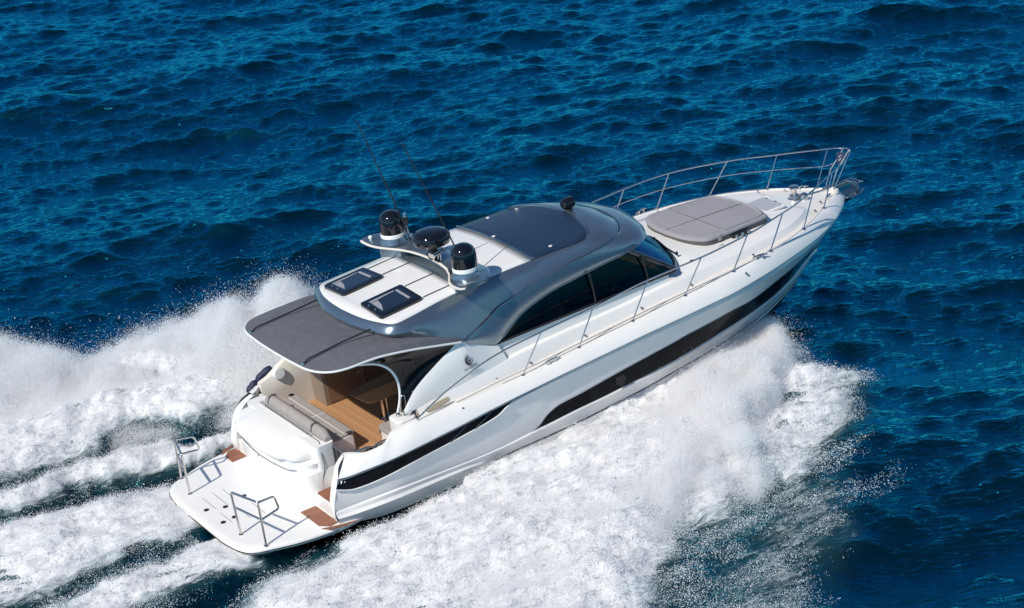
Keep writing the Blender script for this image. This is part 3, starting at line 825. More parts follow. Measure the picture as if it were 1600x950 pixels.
# small teak corner pad outside the quarter
for sgn in (-1, 1):
    o_ = [(1.60, sgn * 2.20), (1.93, sgn * 2.34), (2.35, sgn * 2.46), (2.0, sgn * 2.45), (1.72, sgn * 2.36)]
    q = MB(); q.prism(o_ if sgn > 0 else o_[::-1], .502, .516, M['teakdark']); q.build("corner_pad", Yt, smooth=0)
    # quarter of the hull closing the topside aft: rim, inner wall
    ez = [(.46, 1.98), (.60, 1.94), (.73, 1.91), (.96, 1.93), (1.23, 2.01), (1.48, 2.12), (1.67, 2.25), (1.80, 2.45)]
    outer = np.array([(x, np.interp(z, [.46, .67, .96, 1.31, 1.49, 1.80], [2.37, 2.45, 2.44, 2.44, 2.40, 2.19]), z) for z, x in ez])
    outer = curve(outer, 24); outer[:, 1] -= .19; outer[:, 2] -= .10 * np.clip((outer[:, 2] - .46) / .5, 0, 1)
    inner = outer.copy(); inner[:, 1] = np.interp(inner[:, 2], [.46, 1.4, 1.7], [2.06, 2.0, 1.89]); inner[:, 0] += .02
    rim = .5 * (outer + inner); rim[:, 0] -= .03
    t = MB()
    S = np.array([1, sgn, 1])
    t.grid([outer * S, (outer + [-.018, -.02, 0]) * S, rim * S, inner * S], M['gel'])
    # inner wall from the rim forward to the cockpit
    ctk = CT[(CT[:, 0] < 5.0)]
    topi = ctk + [0, -.11, -.004]; topi[:, 1] += .07 * np.exp(-((ctk[:, 0] - 3.0) / .36) ** 4)
    wi = []
    for fz in (1., .75, .5, .25, 0.):
        row = topi.copy(); row[:, 1] = np.interp(fz, [0, 1], [2.06, 1]) if False else row[:, 1] - (1 - fz) * .05
        row[:, 2] = 1.0 + (topi[:, 2] - 1.0) * fz
        wi.append(row * S)
    t.grid([ctk * S] + wi, M['gel'])
    t.grid([wi[-1], wi[-1] * [1, 1, 0] + [0, 0, .5]], M['gel'])
    lower = inner[::-1] * S
    for k in range(len(inner) - 1):
        a, b = inner[k] * S, inner[k + 1] * S
        t.poly([a, b, (2.56, b[1], b[2]), (2.56, a[1], a[2])], M['gel'])
    t.build("quarter_coaming", Yt, smooth=40)

# ---- transom box with the big rounded garage lid
def box_ring(xa, w, xf, bow, rc, z, n=26):
    """U-shaped outline seen from above: starboard front -> aft -> port front, centre y=.05"""
    pts = [(xf, -w)]
    for k in range(7):
        a = R(90 * k / 6); pts.append((xa + bow + rc - rc * math.sin(a), -w + rc - rc * math.cos(a)))
    ys_ = np.linspace(-w + rc, w - rc, 13)[1:-1]
    for q in ys_: pts.append((xa + bow * (q / w) ** 2, q))
    for k in range(7):
        a = R(90 - 90 * k / 6); pts.append((xa + bow + rc - rc * math.sin(a), w - rc + rc * math.cos(a)))
    pts.append((xf, w))
    c = curve([(x, y + .22, z) for x, y in pts], 60)
    return c
tb = MB()
lv = [(1.64, 1.54, .50), (1.66, 1.54, .62), (1.65, 1.54, .9), (1.63, 1.53, 1.17), (1.645, 1.515, 1.19), (1.68, 1.49, 1.20)]
tb.grid([box_ring(x, w, 2.62, .22, .30, z) for x, w, z in lv], M['gel'])
tb.grid([box_ring(1.68, 1.49, 2.62, .22, .28, 1.20), box_ring(1.72, 1.46, 2.62, .22, .28, 1.24), box_ring(1.72, 1.48, 2.62, .22, .28, 1.36)], M['gel'])
tb.poly([(2.62, -1.30, .5), (2.62, 1.72, .5), (2.62, 1.66, 1.70), (2.62, -1.24, 1.70)], M['gel'])
tb.poly(box_ring(1.72, 1.48, 2.62, .22, .28, 1.36), M['gel'])
tb.prism(rrect(2.2, 2.62, -1.30, 1.74, .08), 1.2, 1.70, M['gel'])
tbox = tb.build("transom_box", Yt, smooth=40)
ld = MB()
lv = [(1.74, 1.44, 1.36, .26), (1.66, 1.48, 1.34, .28), (1.60, 1.525, 1.38, .30), (1.575, 1.54, 1.44, .30), (1.585, 1.535, 1.50, .30), (1.63, 1.50, 1.56, .30), (1.72, 1.44, 1.605, .28), (1.90, 1.34, 1.665, .26), (2.1, 1.24, 1.715, .2)]
rings = [box_ring(x, w - .14, 2.36, .20, rc, z) + [0, .15, 0] for x, w, z, rc in lv]
ld.grid(rings, M['gel'])
last = rings[-1]; nmid = len(last) // 2
ld.grid([last[:nmid], last[::-1][:nmid]], M['gel'])
lid = ld.build("transom_lid", tbox, smooth=60)
q = MB(); rg = box_ring(1.655, 1.51, 2.62, .22, .28, 1.215)[13:54]; q.tube(rg, .017, M['chrome'], 8); q.build("chrome_strip", tbox)
q = MB(); q.tube(np.array([(2.38, -1.1, 1.722), (2.38, .1, 1.735), (2.38, 1.2, 1.722)]), .008, M['blackm'], 6)
q.tube(rpath([(2.38, -1.1, 1.722), (2.34, -1.24, 1.70), (2.30, -1.31, 1.55), (2.32, -1.315, 1.25), (2.2, -1.315, .95), (2.24, -1.315, .52)], .08), .006, M['blackm'], 6); q.build("panel_seam", tbox)
for (y, z) in ((.42, 1.45), (.30, 1.22)):
    q = MB(); q.lathe([(.025, 0), (.03, .02), (.015, .03)], (1.60 + .03, y, z), M['white'], 12, axis=(-1, 0, .2)); q.build("latch", tbox)

# ---- cockpit
q = MB(); q.prism([(2.6, -1.98), (9.6, -1.75), (9.6, 1.75), (2.6, 1.98)], 1.0, 1.05, M['teak']); q.build("cockpit_sole", Yt, smooth=0)
# bench across the stern
b_ = MB(); b_.prism(rrect(2.66, 3.30, -.82, 1.72, .05), 1.05, 1.40, M['gel']); bench = b_.build("bench", Yt, smooth=30)
s_ = MB(); s_.prism(rrect(2.64, 3.33, -.80, 1.70, .05), 1.40, 1.46, M['cush']); s_.build("seat_cushion", bench, bevel=.02)
s_ = MB(); s_.tube([(3.12, -.74, 1.463), (3.12, .4, 1.463), (3.12, 1.62, 1.463)], .006, M['white'], 6)
s_.tube([(2.95, .42, 1.462), (3.32, .42, 1.462)], .006, M['white'], 6); s_.build("piping", bench)
s_ = MB()
prof = np.array([(-.10, 0), (-.115, .12), (-.09, .21), (-.02, .26), (.06, .24), (.11, .16), (.12, .05), (.10, -.1), (.09, -.22)])
rows = []
for y in np.concatenate([[-1.22, -1.20, -1.14], np.linspace(-1.05, 1.2, 8), [1.29, 1.35, 1.37]]):
    sc_ = min(1., .62 + 2.6 * min(y + 1.22, 1.37 - y)) if min(y + 1.22, 1.37 - y) < .15 else 1.
    rows.append([(2.55 + px * sc_ + (.02 * abs(y) ** 2 * -.3), y, 1.66 + pz * sc_) for px, pz in prof])
s_.grid(rows, M['cush']); s_.poly(rows[0], M['cush']); s_.poly(rows[-1], M['cush'])
s_.build("backrest", bench, smooth=60)
for y in (-.72, 1.12):
    s_ = MB(); s_.tube([(2.44, y, 1.78), (2.47, y, 1.90), (2.54, y, 1.927), (2.62, y, 1.90)], .028, M['paddark'], 6); s_.build("strap", bench)
for y in (-.78, 1.70):
    s_ = MB(); s_.lathe([(.06, 0), (.06, .012), (.045, .012), (.04, -.02)], (3.22, y, 1.46), M['black'], 18); s_.build("cup_holder", bench)
# little gate between the transom box and the quarter
gt = MB(); gt.tube(rpath([(2.56, -1.28, 1.10), (2.56, -1.28, 1.62), (2.56, -1.80, 1.62), (2.56, -1.80, 1.10), (2.56, -1.28, 1.10)], .03), .014, M['steel'], 8)
gt.tube([(2.56, -1.45, 1.1), (2.56, -1.45, 1.62)], .008, M['steel'], 6); gt.tube([(2.56, -1.62, 1.1), (2.56, -1.62, 1.62)], .008, M['steel'], 6)
gate = gt.build("cockpit_gate", Yt)
g2 = MB(); g2.box((2.56, -1.54, 1.36), (.008, .5, .48), M['sideglass']); g2.build("pane", gate)

# port side cabinet (wet bar), dark joinery behind it, table, seats
c = MB(); c.prism([(3.84, 1.40), (5.5, 1.36), (5.5, 1.93), (3.84, 1.93)], 1.05, 1.98, M['taupe']); cab = c.build("cabinet", Yt, bevel=.015)
c = MB(); c.box((4.35, 1.386, 1.52), (.86, .02, .84), M['cabinet']); dr = c.build("door", cab, bevel=.008)
c = MB(); c.lathe([(.018, 0), (.022, .02), (.01, .03)], (4.70, 1.375, 1.55), M['chrome'], 12, axis=(0, -1, 0)); c.build("knob", dr)
c = MB(); c.box((5.15, 1.375, 1.52), (.6, .02, .84), M['cabinet']); dr = c.build("door", cab, bevel=.008)
c = MB(); c.lathe([(.018, 0), (.022, .02), (.01, .03)], (5.38, 1.36, 1.55), M['chrome'], 12, axis=(0, -1, 0)); c.build("knob", dr)
c = MB(); c.box((4.83, 1.372, 1.52), (.05, .03, .92), M['steel']); c.build("post", cab)
c = MB(); c.box((4.66, 1.655, 2.0), (1.66, .60, .03), M['taupe']); c.build("worktop", cab, bevel=.01)
# aft cabin bulkhead, sliding door frames
c = MB(); c.box((5.62, 1.15, 2.1), (.06, .08, 2.1), M['steel']); c.box((5.62, .55, 2.1), (.05, .06, 2.1), M['steel'])
c.box((5.62, 1.6, 2.05), (.06, .9, 1.9), M['cabinet'])
c.build("door_frame", Yt, bevel=.008)
t = MB(); t.prism([(3.84, .24), (3.90, -.40), (4.02, -.50), (4.80, -.50), (4.98, -.35), (4.98, .36), (4.85, .44), (3.95, .36)][::-1], 1.71, 1.75, M['table'])
tab = t.build("table", Yt, bevel=.012)
t = MB(); t.tube([(4.42, -.08, 1.05), (4.42, -.08, 1.71)], .045, M['chrome'], 14); t.tube([(4.55, -.02, 1.05), (4.55, -.02, 1.71)], .03, M['chrome'], 12)
t.lathe([(.16, 0), (.16, .02), (.06, .04)], (4.45, -.06, 1.05), M['chrome'], 20); t.build("pedestal", tab)
# corner seat to starboard
s = MB(); s.prism(rrect(3.78, 5.5, -1.85, -.98, .12), 1.05, 1.38, M['gel']); cs = s.build("corner_seat", Yt, smooth=30)
s = MB(); s.prism(rrect(3.76, 5.5, -1.80, -.96, .12), 1.38, 1.47, M['cush']); s.build("seat_cushion", cs, bevel=.02)
s = MB(); s.prism(rrect(3.79, 5.48, -1.0, -.97, .012), 1.28, 1.385, M['paddark']); s.build("seat_skirt", cs, smooth=0)
s = MB(); s.prism(rrect(4.3, 5.5, -1.86, -1.66, .06), 1.47, 1.85, M['cush']); s.build("backrest", cs, bevel=.04)
# moulded block at the end of the starboard coaming (and its twin to port)
for sgn in (-1,):
    s = MB(); o_ = rrect(3.70, 4.16, min(sgn * 1.60, sgn * 2.06), max(sgn * 1.60, sgn * 2.06), .12)
    s.prism(o_, 1.05, 1.93, M['gel' if sgn < 0 else 'cream']); s.build("coaming_block", Yt, bevel=.04)
    s = MB(); s.lathe([(.05, 0), (.05, .05), (.03, .07)], (3.86, sgn * 1.80, 1.93), M['chrome'], 14)
    s.lathe([(.03, 0), (.035, .06), (.015, .08)], (3.98, sgn * 1.86, 1.93), M['black'], 12); s.build("coaming_fitting", Yt)
# helm and companion seats seen through the glass
for (x, y) in ((5.75, -1.05), (8.2, -.75)):
    s = MB(); s.prism(rrect(x - .28, x + .28, y - .34, y + .34, .1), 1.55, 1.72, M['white']); hs = s.build("helm_seat", Yt, bevel=.05)
    s = MB(); rows = []
    for z, w in ((1.70, .32), (2.0, .36), (2.35, .34), (2.52, .24), (2.56, .10)):
        rows.append([(x + .26 + .12 * (z - 1.7) - d, y + yy, z) for d, yy in ((.0, -w), (.07, -w * .9), (.1, 0), (.07, w * .9), (.0, w), (-.06, w * .8), (-.08, 0), (-.06, -w * .8))])
    s.grid(rows, M['white'], close=True); s.poly(rows[-1], M['white']); s.build("backrest", hs, smooth=60)
    s = MB(); s.tube([(x, y, 1.05), (x, y, 1.56)], .06, M['steel'], 12); s.build("pedestal", hs)
# dash behind the windscreen, dark headlining and far wall lining
d = MB(); d.prism([(9.7, -1.55), (10.9, -1.4), (11.3, -.6), (11.35, 0), (11.3, .6), (10.9, 1.4), (9.7, 1.55)], 2.05, 2.44, M['dark']); d.build("dashboard", Yt, bevel=.04)
d = MB(); d.prism(rrect(6.4, 9.0, -1.62, -1.40, .05), 2.30, 2.42, M['cush']); d.build("side_shelf", Yt, bevel=.03)
d = MB(); d.grid([[(x, -1.55, 3.36 + .0 * x) for x in np.linspace(5.2, 10, 8)], [(x, 1.55, 3.36) for x in np.linspace(5.2, 10, 8)]], M['dark']); d.build("headlining", Yt, solid=.03)
d = MB(); lx_ = [2.70, 2.9, 3.08, 3.22, 3.36, 3.6, 3.9]; lz_ = [1.84, 1.90, 2.00, 2.09, 2.16, 2.22, 2.27]
d.grid([[(x, 1.93, 1.05) for x in lx_], [(x, 1.95, .5 * (1.05 + z)) for x, z in zip(lx_, lz_)], [(x, 1.98, z - .02) for x, z in zip(lx_, lz_)], [(x, 2.00, z) for x, z in zip(lx_, lz_)], [(x, 2.12, z - .01) for x, z in zip(lx_, lz_)], [(x, 2.20, z - .22) for x, z in zip(lx_, lz_)], [(x, 2.16, 1.4) for x in lx_]], M['cream'])
d.poly([(2.70, 1.93, 1.05), (2.70, 1.95, 1.44), (2.70, 1.98, 1.82), (2.70, 2.0, 1.84), (2.70, 2.12, 1.83), (2.70, 2.20, 1.62), (2.70, 2.16, 1.4)], M['cream'])
d.poly([(3.90, 1.93, 1.05), (3.90, 1.95, 1.66), (3.90, 1.98, 2.25), (3.90, 2.0, 2.27), (3.90, 2.12, 2.26), (3.90, 2.20, 2.05), (3.90, 2.16, 1.4)], M['cream'])
d.build("side_lining", Yt, smooth=50)
d = MB(); d.lathe([(.135, 0), (.135, .05), (.115, .075), (.0, .08)], (3.14, 1.965, 1.93), M['white'], 28, axis=(0, -1, .12)); d.build("round_cover", Yt, label="round white cover on the cream cockpit wall")

# ---- decks
def deck_rows():
    xs_ = np.concatenate([np.linspace(4.2, 11.0, 36), np.linspace(11.15, 16.9, 50)])
    ctx, cty, ctz = CT[:, 0], CT[:, 1], CT[:, 2]
    tr = np.array([(3.9, 1.96, 2.02), (4.6, 1.94, 2.07), (5.94, 1.90, 2.17), (7.3, 1.88, 2.26), (9.2, 1.86, 2.30), (10.86, 1.86, 2.38), (11.7, 1.82, 2.39), (12.45, 1.78, 2.385), (13.2, 1.69, 2.38), (14.35, 1.44, 2.35), (15.05, 1.12, 2.31), (15.5, .80, 2.26), (15.9, .45, 2.17), (16.5, .2, 2.09), (17, .05, 2.05)])
    trp = pchip(tr[:, 0], tr, xs_)
    zc = np.interp(xs_, [10.8, 11.7, 12.0, 12.6, 13.5, 14.4, 15.0, 15.9, 17.0], [2.57, 2.57, 2.53, 2.47, 2.44, 2.39, 2.31, 2.17, 2.06])
    rows = []
    for i, x in enumerate(xs_):
        b = np.interp(x, ctx, cty); z = np.interp(x, ctx, ctz)
        ty, tz = trp[i, 1], trp[i, 2]
        ty = min(ty, b - .04)
        gap = b - ty
        foot = ty + min(.10, gap * .35)
        fz = z - .035
        tz = max(tz, fz + .004) if x < 15.6 else fz + .003
        rr_ = [(x, b, z), (x, b - min(.035, gap * .2), z - .03), (x, foot, fz), (x, ty + min(.025, gap * .1), tz - .03 if tz - fz > .06 else tz), (x, ty, tz), (x, ty - .10 * min(1, ty), tz + .015)]
        if x < 11.0:
            rr_.append((x, 1.74, 2.30 + (tz - 2.3) * .7 + .12))
            rr_.append((x, 1.73, 2.565))
        else:
            zz = zc[i]
            rr_.append((x, ty * .66, tz + (zz - tz) * .75 + .01)); rr_.append((x, ty * .3, zz))
        rows.append(rr_)
    return xs_, rows
xs_, rows = deck_rows()
d = MB()
i11 = int(np.sum(xs_ < 11.05))
def strip(rs, a, b, m):
    sub = [np.array(r[a:b + 1]) for r in rs]; d.both(sub, m, True)
strip(rows, 0, 1, M['gel']); strip(rows, 1, 2, M['nonskid']); strip(rows, 2, 5, M['gel'])
i63 = int(np.sum(xs_ < 6.2)); strip(rows[i63:i11], 5, 7, M['gel']); strip(rows[i11:], 5, 7, M['gel'])
# bridge over x=11 and the middle of the foredeck
fr_ = rows[i11:]
mid = [np.array([(r[7][0], r[7][1] * k, r[7][2] + .012 * (1 - k * k)) for k in np.linspace(-1, 1, 7)]) for r in fr_]
d.grid(mid, M['gel'])
d.both([np.array(rows[i11 - 1][5:8]), np.array(fr_[0][5:8])], M['gel'], True)
deck = d.build("deck", Yt, smooth=40)

# white wings rising from the side decks to the hardtop
wtop = curve([(3.95, 1.96, 2.06), (4.28, 1.885, 2.34), (4.84, 1.85, 2.66), (5.2, 1.835, 2.83), (5.53, 1.825, 2.965), (5.75, 1.80, 2.88), (6.05, 1.775, 2.72), (6.36, 1.75, 2.585)], 40, crom)
wbot = np.stack([np.linspace(3.9, 6.5, 40), np.interp(np.linspace(3.9, 6.5, 40), [3.9, 4.6, 6.5], [1.99, 1.95, 1.89]), np.interp(np.linspace(3.9, 6.5, 40), [3.9, 4.6, 5.94, 6.5], [2.0, 2.05, 2.15, 2.19])], 1)
wm = .5 * (wtop + wbot) + [0, .015, 0]
wi_ = wtop + [.02, -.045, -.005]; wib = wbot + [0, -.06, 0]
we = wtop + [-.02, -.02, .018]
for sgn in (-1, 1):
    w = MB(); w.grid([r_ * [1, sgn, 1] for r_ in (wbot, wm, wtop, we, wi_, wib)], M['gel'])
    w.build("deckhouse_wing", Yt, smooth=45)

# emblem on the starboard and port wings: dark ring with a swirl, lettering below
def emblem(sgn):
    e = MB(); base = np.array([5.58, 1.905, 2.57]); ux = np.array([.88, -.05, .12]); uz = np.array([.05, -.28, .95])
    nrm = np.cross(ux, uz); nrm /= np.linalg.norm(nrm); nrm = nrm if nrm[1] > 0 else -nrm
    def pt(a, b, h=0): q = base + ux * a + uz * b + nrm * (.012 + h); return q * [1, sgn, 1]
    def arc(r0, r1, a0, a1, w0, w1, n=26):
        A, B = [], []
        for k in range(n):
            f = k / (n - 1); a = R(a0 + (a1 - a0) * f); r = r0 + (r1 - r0) * f; ww = (w0 + (w1 - w0) * f) * (math.sin(math.pi * min(1, f * 1.15 + .05)) ** .5)
            A.append(pt(-sgn * -1 * (r + ww) * math.cos(a) if False else (r + ww) * math.cos(a), (r + ww) * math.sin(a))); B.append(pt((r - ww) * math.cos(a), (r - ww) * math.sin(a)))
        e.grid([A, B], M['grey'])
    arc(.10, .10, 100, 400, .016, .020); arc(.055, .085, 60, 300, .012, .020); arc(.02, .07, 200, 380, .014, .016)
    return e.build("emblem", Yt, smooth=0, solid=.004)
def text_mesh(name, body, size, mw, m, parent, extrude=.002, width=None):
    cu = bpy.data.curves.new(name, 'FONT'); cu.body = body; cu.size = size; cu.align_x = 'CENTER'; cu.align_y = 'CENTER'; cu.extrude = extrude
    to = bpy.data.objects.new(name + "_tmp", cu); COL.objects.link(to)
    me = bpy.data.meshes.new_from_object(to.evaluated_get(bpy.context.evaluated_depsgraph_get()))
    bpy.data.objects.remove(to); bpy.data.curves.remove(cu)
    me.materials.clear(); me.materials.append(m)
    o = bpy.data.objects.new(name, me); COL.objects.link(o); o.parent = parent; o.matrix_local = mw
    return o
for sgn in (-1, 1):
    em = emblem(sgn)
    X = Vector((.98, 0, .17)) if sgn < 0 else Vector((-.98, 0, -.17))
    Zu = Vector((-.17, sgn * -.24, .96)); Nn = X.cross(Zu).normalized(); Zu = Nn.cross(X).normalized(); X.normalize()
    mw = Matrix(((X.x, Zu.x, Nn.x, 5.57), (X.y, Zu.y, Nn.y, sgn * 1.955), (X.z, Zu.z, Nn.z, 2.41), (0, 0, 0, 1)))
    text_mesh("lettering", "RIVIERA", .085, mw, M['grey'], em)
    # tan recessed pocket in the side coaming
    q = MB(); c0 = [(4.30, 2.115, 1.97), (4.40, 2.13, 1.915), (4.86, 2.12, 1.975), (4.90, 2.11, 2.03), (4.86, 2.09, 2.075), (4.36, 2.09, 2.03)]
    q.poly([np.array(a) * [1, sgn, 1] for a in c0], M['tan']); q.build("tan_pocket", Yt, smooth=0, solid=.02)

# ---- hardtop
PER = 6
U1 = by_station([(3.80, 0, 3.45), (3.85, .5, 3.44), (4.00, .95, 3.42), (4.25, 1.48, 3.39), (4.91, 1.75, 3.25), (5.53, 1.835, 2.985), (6.3, 1.70, 3.19), (7.14, 1.66, 3.43), (8.25, 1.64, 3.60), (9.1, 1.59, 3.65), (9.65, 1.48, 3.69), (10.05, 1.18, 3.70), (10.32, .68, 3.71), (10.42, 0, 3.72)], PER)
U2 = by_station([(3.76, 0, 3.60), (3.80, .58, 3.595), (3.93, 1.12, 3.58), (4.14, 1.57, 3.55), (4.72, 1.72, 3.51), (5.5, 1.70, 3.46), (6.25, 1.62, 3.56), (7.1, 1.57, 3.67), (8.2, 1.56, 3.73), (9.05, 1.53, 3.75), (9.55, 1.40, 3.79), (9.86, 1.08, 3.82), (10.08, .62, 3.85), (10.17, 0, 3.87)], PER)
U3 = by_station([(3.90, 0, 3.73), (3.94, .6, 3.73), (4.06, 1.12, 3.725), (4.27, 1.50, 3.715), (4.65, 1.53, 3.74), (5.4, 1.47, 3.80), (6.2, 1.44, 3.845), (7.1, 1.43, 3.875), (8.2, 1.43, 3.875), (8.95, 1.42, 3.865), (9.25, 1.16, 3.90), (9.40, .82, 3.93), (9.48, .42, 3.955), (9.52, 0, 3.965)], PER)
h = MB()
U2m = .5 * (U2 + U3) + np.array([[0, .02, .035]]); U2m[[0, -1], 1] = 0
U12 = .5 * (U1 + U2) + np.array([[0, -.012, .0]]); U12[[0, -1], 1] = 0
h.both([U1, U12, U2, U2m, U3], M['silver'])
def inner(u_from, u_to, m, zoff=0., inset_=0., tgt=None):
    i0, i1 = int(u_from * PER), int(u_to * PER)
    rr_ = []
    for p_ in U3[i0:i1 + 1]:
        b = max(p_[1] - inset_, 0)
        rr_.append([(p_[0], b * k, p_[2] + .085 * (1 - k * k) * min(1, p_[1] / 1.3) * (1 if p_[1] > .0 else 0) + zoff) for k in np.linspace(-1, 1, 15)])
    (tgt or h).grid(rr_, m)
    return rr_
def camber(x, y):
    i = np.argmin(np.abs(U3[3 * PER:9 * PER, 0] - x)) + 3 * PER
    p_ = U3[i]; k = min(1, abs(y) / p_[1]); return p_[2] + .085 * (1 - k * k)
inner(0, 13, M['silver'], -.004)
roof = h.build("hardtop", Yt, smooth=38)
# white panels fore and aft of the arch, dark sliding roof
q = MB(); inner(0, 5.75, M['gel'], .006, .012, q); rp = q.build("roof_panel", roof, smooth=30, solid=.012, label="white aft roof panel with two hatches")
q = MB(); inner(6.0, 7.5, M['gel'], .006, .012, q); q.build("roof_panel", roof, smooth=30, solid=.012, label="white roof panel ahead of the arch")
q = MB(); inner(7.5, 12.9, M['sunroof'], .016, .014, q); sr = q.build("sunroof", roof, smooth=30, solid=.02, label="dark blue sliding roof panel")
zq = [(U3[45][0] - .0, y, camber(U3[45][0], y) + .03) for y in np.linspace(-1.42, 1.42, 15)]
q = MB(); q.tube(zq, .022, M['steel'], 8); q.build("sunroof_trim", roof)
arc_ = U3[int(9.0 * PER):] + [.015, .01, .035]; arc_ = np.concatenate([arc_ * [1, -1, 1], (arc_ * [1, 1, 1])[::-1][1:]]); arc_[:, 2] += .02 * (1 - (arc_[:, 1] / 1.42) ** 2)
q = MB(); q.tube(arc_[4:], .012, M['steel'], 8); q.build("sunroof_trim", roof)
for (x, y) in ((8.35, 1.25), (9.2, .1), (8.3, -1.2), (7.75, .1)):
    q = MB(); q.lathe([(.04, 0), (.04, .01), (.02, .015)], (x, y, camber(x, y) + .018), M['white'], 12); q.build("stud", sr)
q = MB(); q.box((7.08, -.12, camber(7.08, .1) + .010), (.85, .012, .006), M['blackm'], rot=R(8)); q.build("roof_seam", roof)
for y0 in (-1.10, -.40, .52, 1.14):
    q = MB(); xa, xb = (5.22, 5.92)
    q.grid([[(x, y0 - .018, camber(x, y0) + .012) for x in np.linspace(xa, xb, 6)], [(x, y0 + .018, camber(x, y0) + .012) for x in np.linspace(xa, xb, 6)]], M['blackm'])
    q.build("roof_groove", roof, solid=.004)
# two opening hatches
for sgn in (-1, 1):
    ya, yb = sgn * .34, sgn * 1.19
    y0, y1 = min(ya, yb), max(ya, yb)
    hx0, hx1 = 4.17, 5.17
    q = MB(); zf = lambda x, y: camber(x, y) + .075; zl = lambda x, y: camber(x, y) - .02
    q.prism(rrect(hx0, hx1, y0, y1, .07), zl, zf, M['black']); ht = q.build("roof_hatch", roof, bevel=.022)
    q = MB(); q.prism(rrect(hx0 + .11, hx1 - .11, y0 + .11, y1 - .11, .05), zf, lambda x, y: camber(x, y) + .081, M['hatchglass']); q.build("pane", ht, smooth=0)
    zb0, zb1 = (lambda x, y: camber(x, y) + .082), (lambda x, y: camber(x, y) + .085)
    q = MB(); q.prism(rrect(hx1 - .24, hx1 - .19, y0 + .17, y1 - .17, .01), zb0, zb1, M['blind'])
    q.prism([(hx0 + .15, y1 - .22), (hx1 - .26, y1 - .17), (hx1 - .26, y1 - .14), (hx0 + .15, y1 - .14)], zb0, zb1, M['blind'])
    q.prism([(hx0 + .15, y0 + .16), (hx0 + .26, y0 + .40), (hx0 + .30, y1 - .24), (hx0 + .15, y1 - .24)], zb0, zb1, M['blind']); q.build("blind", ht, smooth=0)
    for yy in (y0 + .3, y1 - .3):
        q = MB(); q.lathe([(.022, 0), (.022, .03), (.01, .035)], (hx0 + .06, yy, camber(4.2, yy) + .075), M['chrome'], 10); q.build("latch", ht)

# lower band of the hardtop: sweeps up over the side windows and round the front as a brow
A = np.array([[0, .022, 0]]) + by_station([(5.53, 1.845, 2.97), (5.9, 1.78, 3.06), (6.28, 1.72, 3.18), (6.55, 1.69, 3.30), (6.85, 1.68, 3.37), (7.18, 1.67, 3.44), (7.7, 1.66, 3.53), (8.25, 1.65, 3.60), (9.1, 1.605, 3.65), (9.65, 1.50, 3.69), (10.07, 1.20, 3.70), (10.34, .69, 3.71), (10.44, 0, 3.72)], 5)
B = by_station([(5.62, 1.845, 2.90), (6.0, 1.815, 2.74), (6.36, 1.785, 2.60), (6.74, 1.74, 2.80), (7.02, 1.715, 2.96), (7.34, 1.70, 3.07), (7.80, 1.685, 3.18), (8.3, 1.67, 3.235), (9.2, 1.65, 3.31), (9.92, 1.62, 3.355), (10.48, 1.45, 3.41), (10.88, .88, 3.42), (11.10, 0, 3.42)], 5)
hm = MB()
m1_ = A + (B - A) * .35 + np.array([[0, .018, .02]]); A[-1, 1] = 0; A0 = A - [0, .03, .01]; A0[-1, 1] = 0; m2_ = A + (B - A) * .72 + np.array([[.0, .018, .02]])
fr_k = np.clip((A[:, 0] - 9.3) / 1.0, 0, 1)[:, None]
m1_ = m1_ + fr_k * np.array([[.03, 0, .03]]); m2_ = m2_ + fr_k * np.array([[.05, .0, .05]])
for m__ in (m1_, m2_): m__[-1, 1] = 0
b2 = B + np.array([[-.01, -.02, -.03]]); b3 = B + np.array([[-.18, -.16, -.0]]); b2[-1, 1] = 0; b3[-1, 1] = 0
hm.both([A0, A, m1_, m2_, B, b2, b3], M['silver'])
brow = hm.build("hardtop_brow", roof, smooth=50)
for sgn in (-1, 1):
    q = MB(); q.tube((A + [0, .006, .004]) * [1, sgn, 1], .009, M['white'] if False else M['steel'], 6); q.build("brow_seam", brow)
    q = MB(); q.tube((B[12:] + [0, .004, -.01]) * [1, sgn, 1], .011, M['chrome'], 6); q.build("brow_trim", brow)

# windows of the deckhouse
for sgn in (-1, 1):
    S = np.array([1, sgn, 1])
    tp = B[10:47].copy(); tp[:, 1] -= .05; tp[:, 2] -= .02
    # forward end of the side glass follows the windscreen pillar
    pil0, pil1 = np.array([9.97, 1.565, 3.34]), np.array([11.02, 1.69, 2.585])
    bt = np.stack([np.linspace(6.36, 11.0, len(tp)), np.full(len(tp), 1.735), np.full(len(tp), 2.575)], 1)
    tp2 = curve(np.array([(6.38, 1.735, 2.58)] + [tuple(q) for q in tp[3:]] + [tuple(pil0)]), len(tp), pchip)
    q = MB(); q.grid([bt * S, (bt + (tp2 - bt) * .5 + [0, .012, 0]) * S, tp2 * S], M['sideglass']); sw = q.build("side_window", Yt, smooth=60, out=(0, sgn, .2))
    q = MB(); q.tube(bt * S + [0, sgn * .012, -.005], .026, M['blackm'], 8)
    q.tube(np.linspace(pil0 * S, pil1 * S, 6), .06, M['black'], 8); q.build("window_frame", sw)
    for xb, xt in ((8.87, 8.83), (10.26, 10.20)):
        zt = float(np.interp(xt, tp2[:, 0], tp2[:, 2])) if xt < 9.9 else 2.98 + .18
        q = MB(); q.tube([(xb, sgn * 1.75, 2.57), (.5 * (xb + xt), sgn * 1.745, .5 * (2.57 + zt)), (xt, sgn * (1.70 if xt < 9.9 else 1.71), zt)], .02, M['blackm'], 8); q.build("mullion", sw)
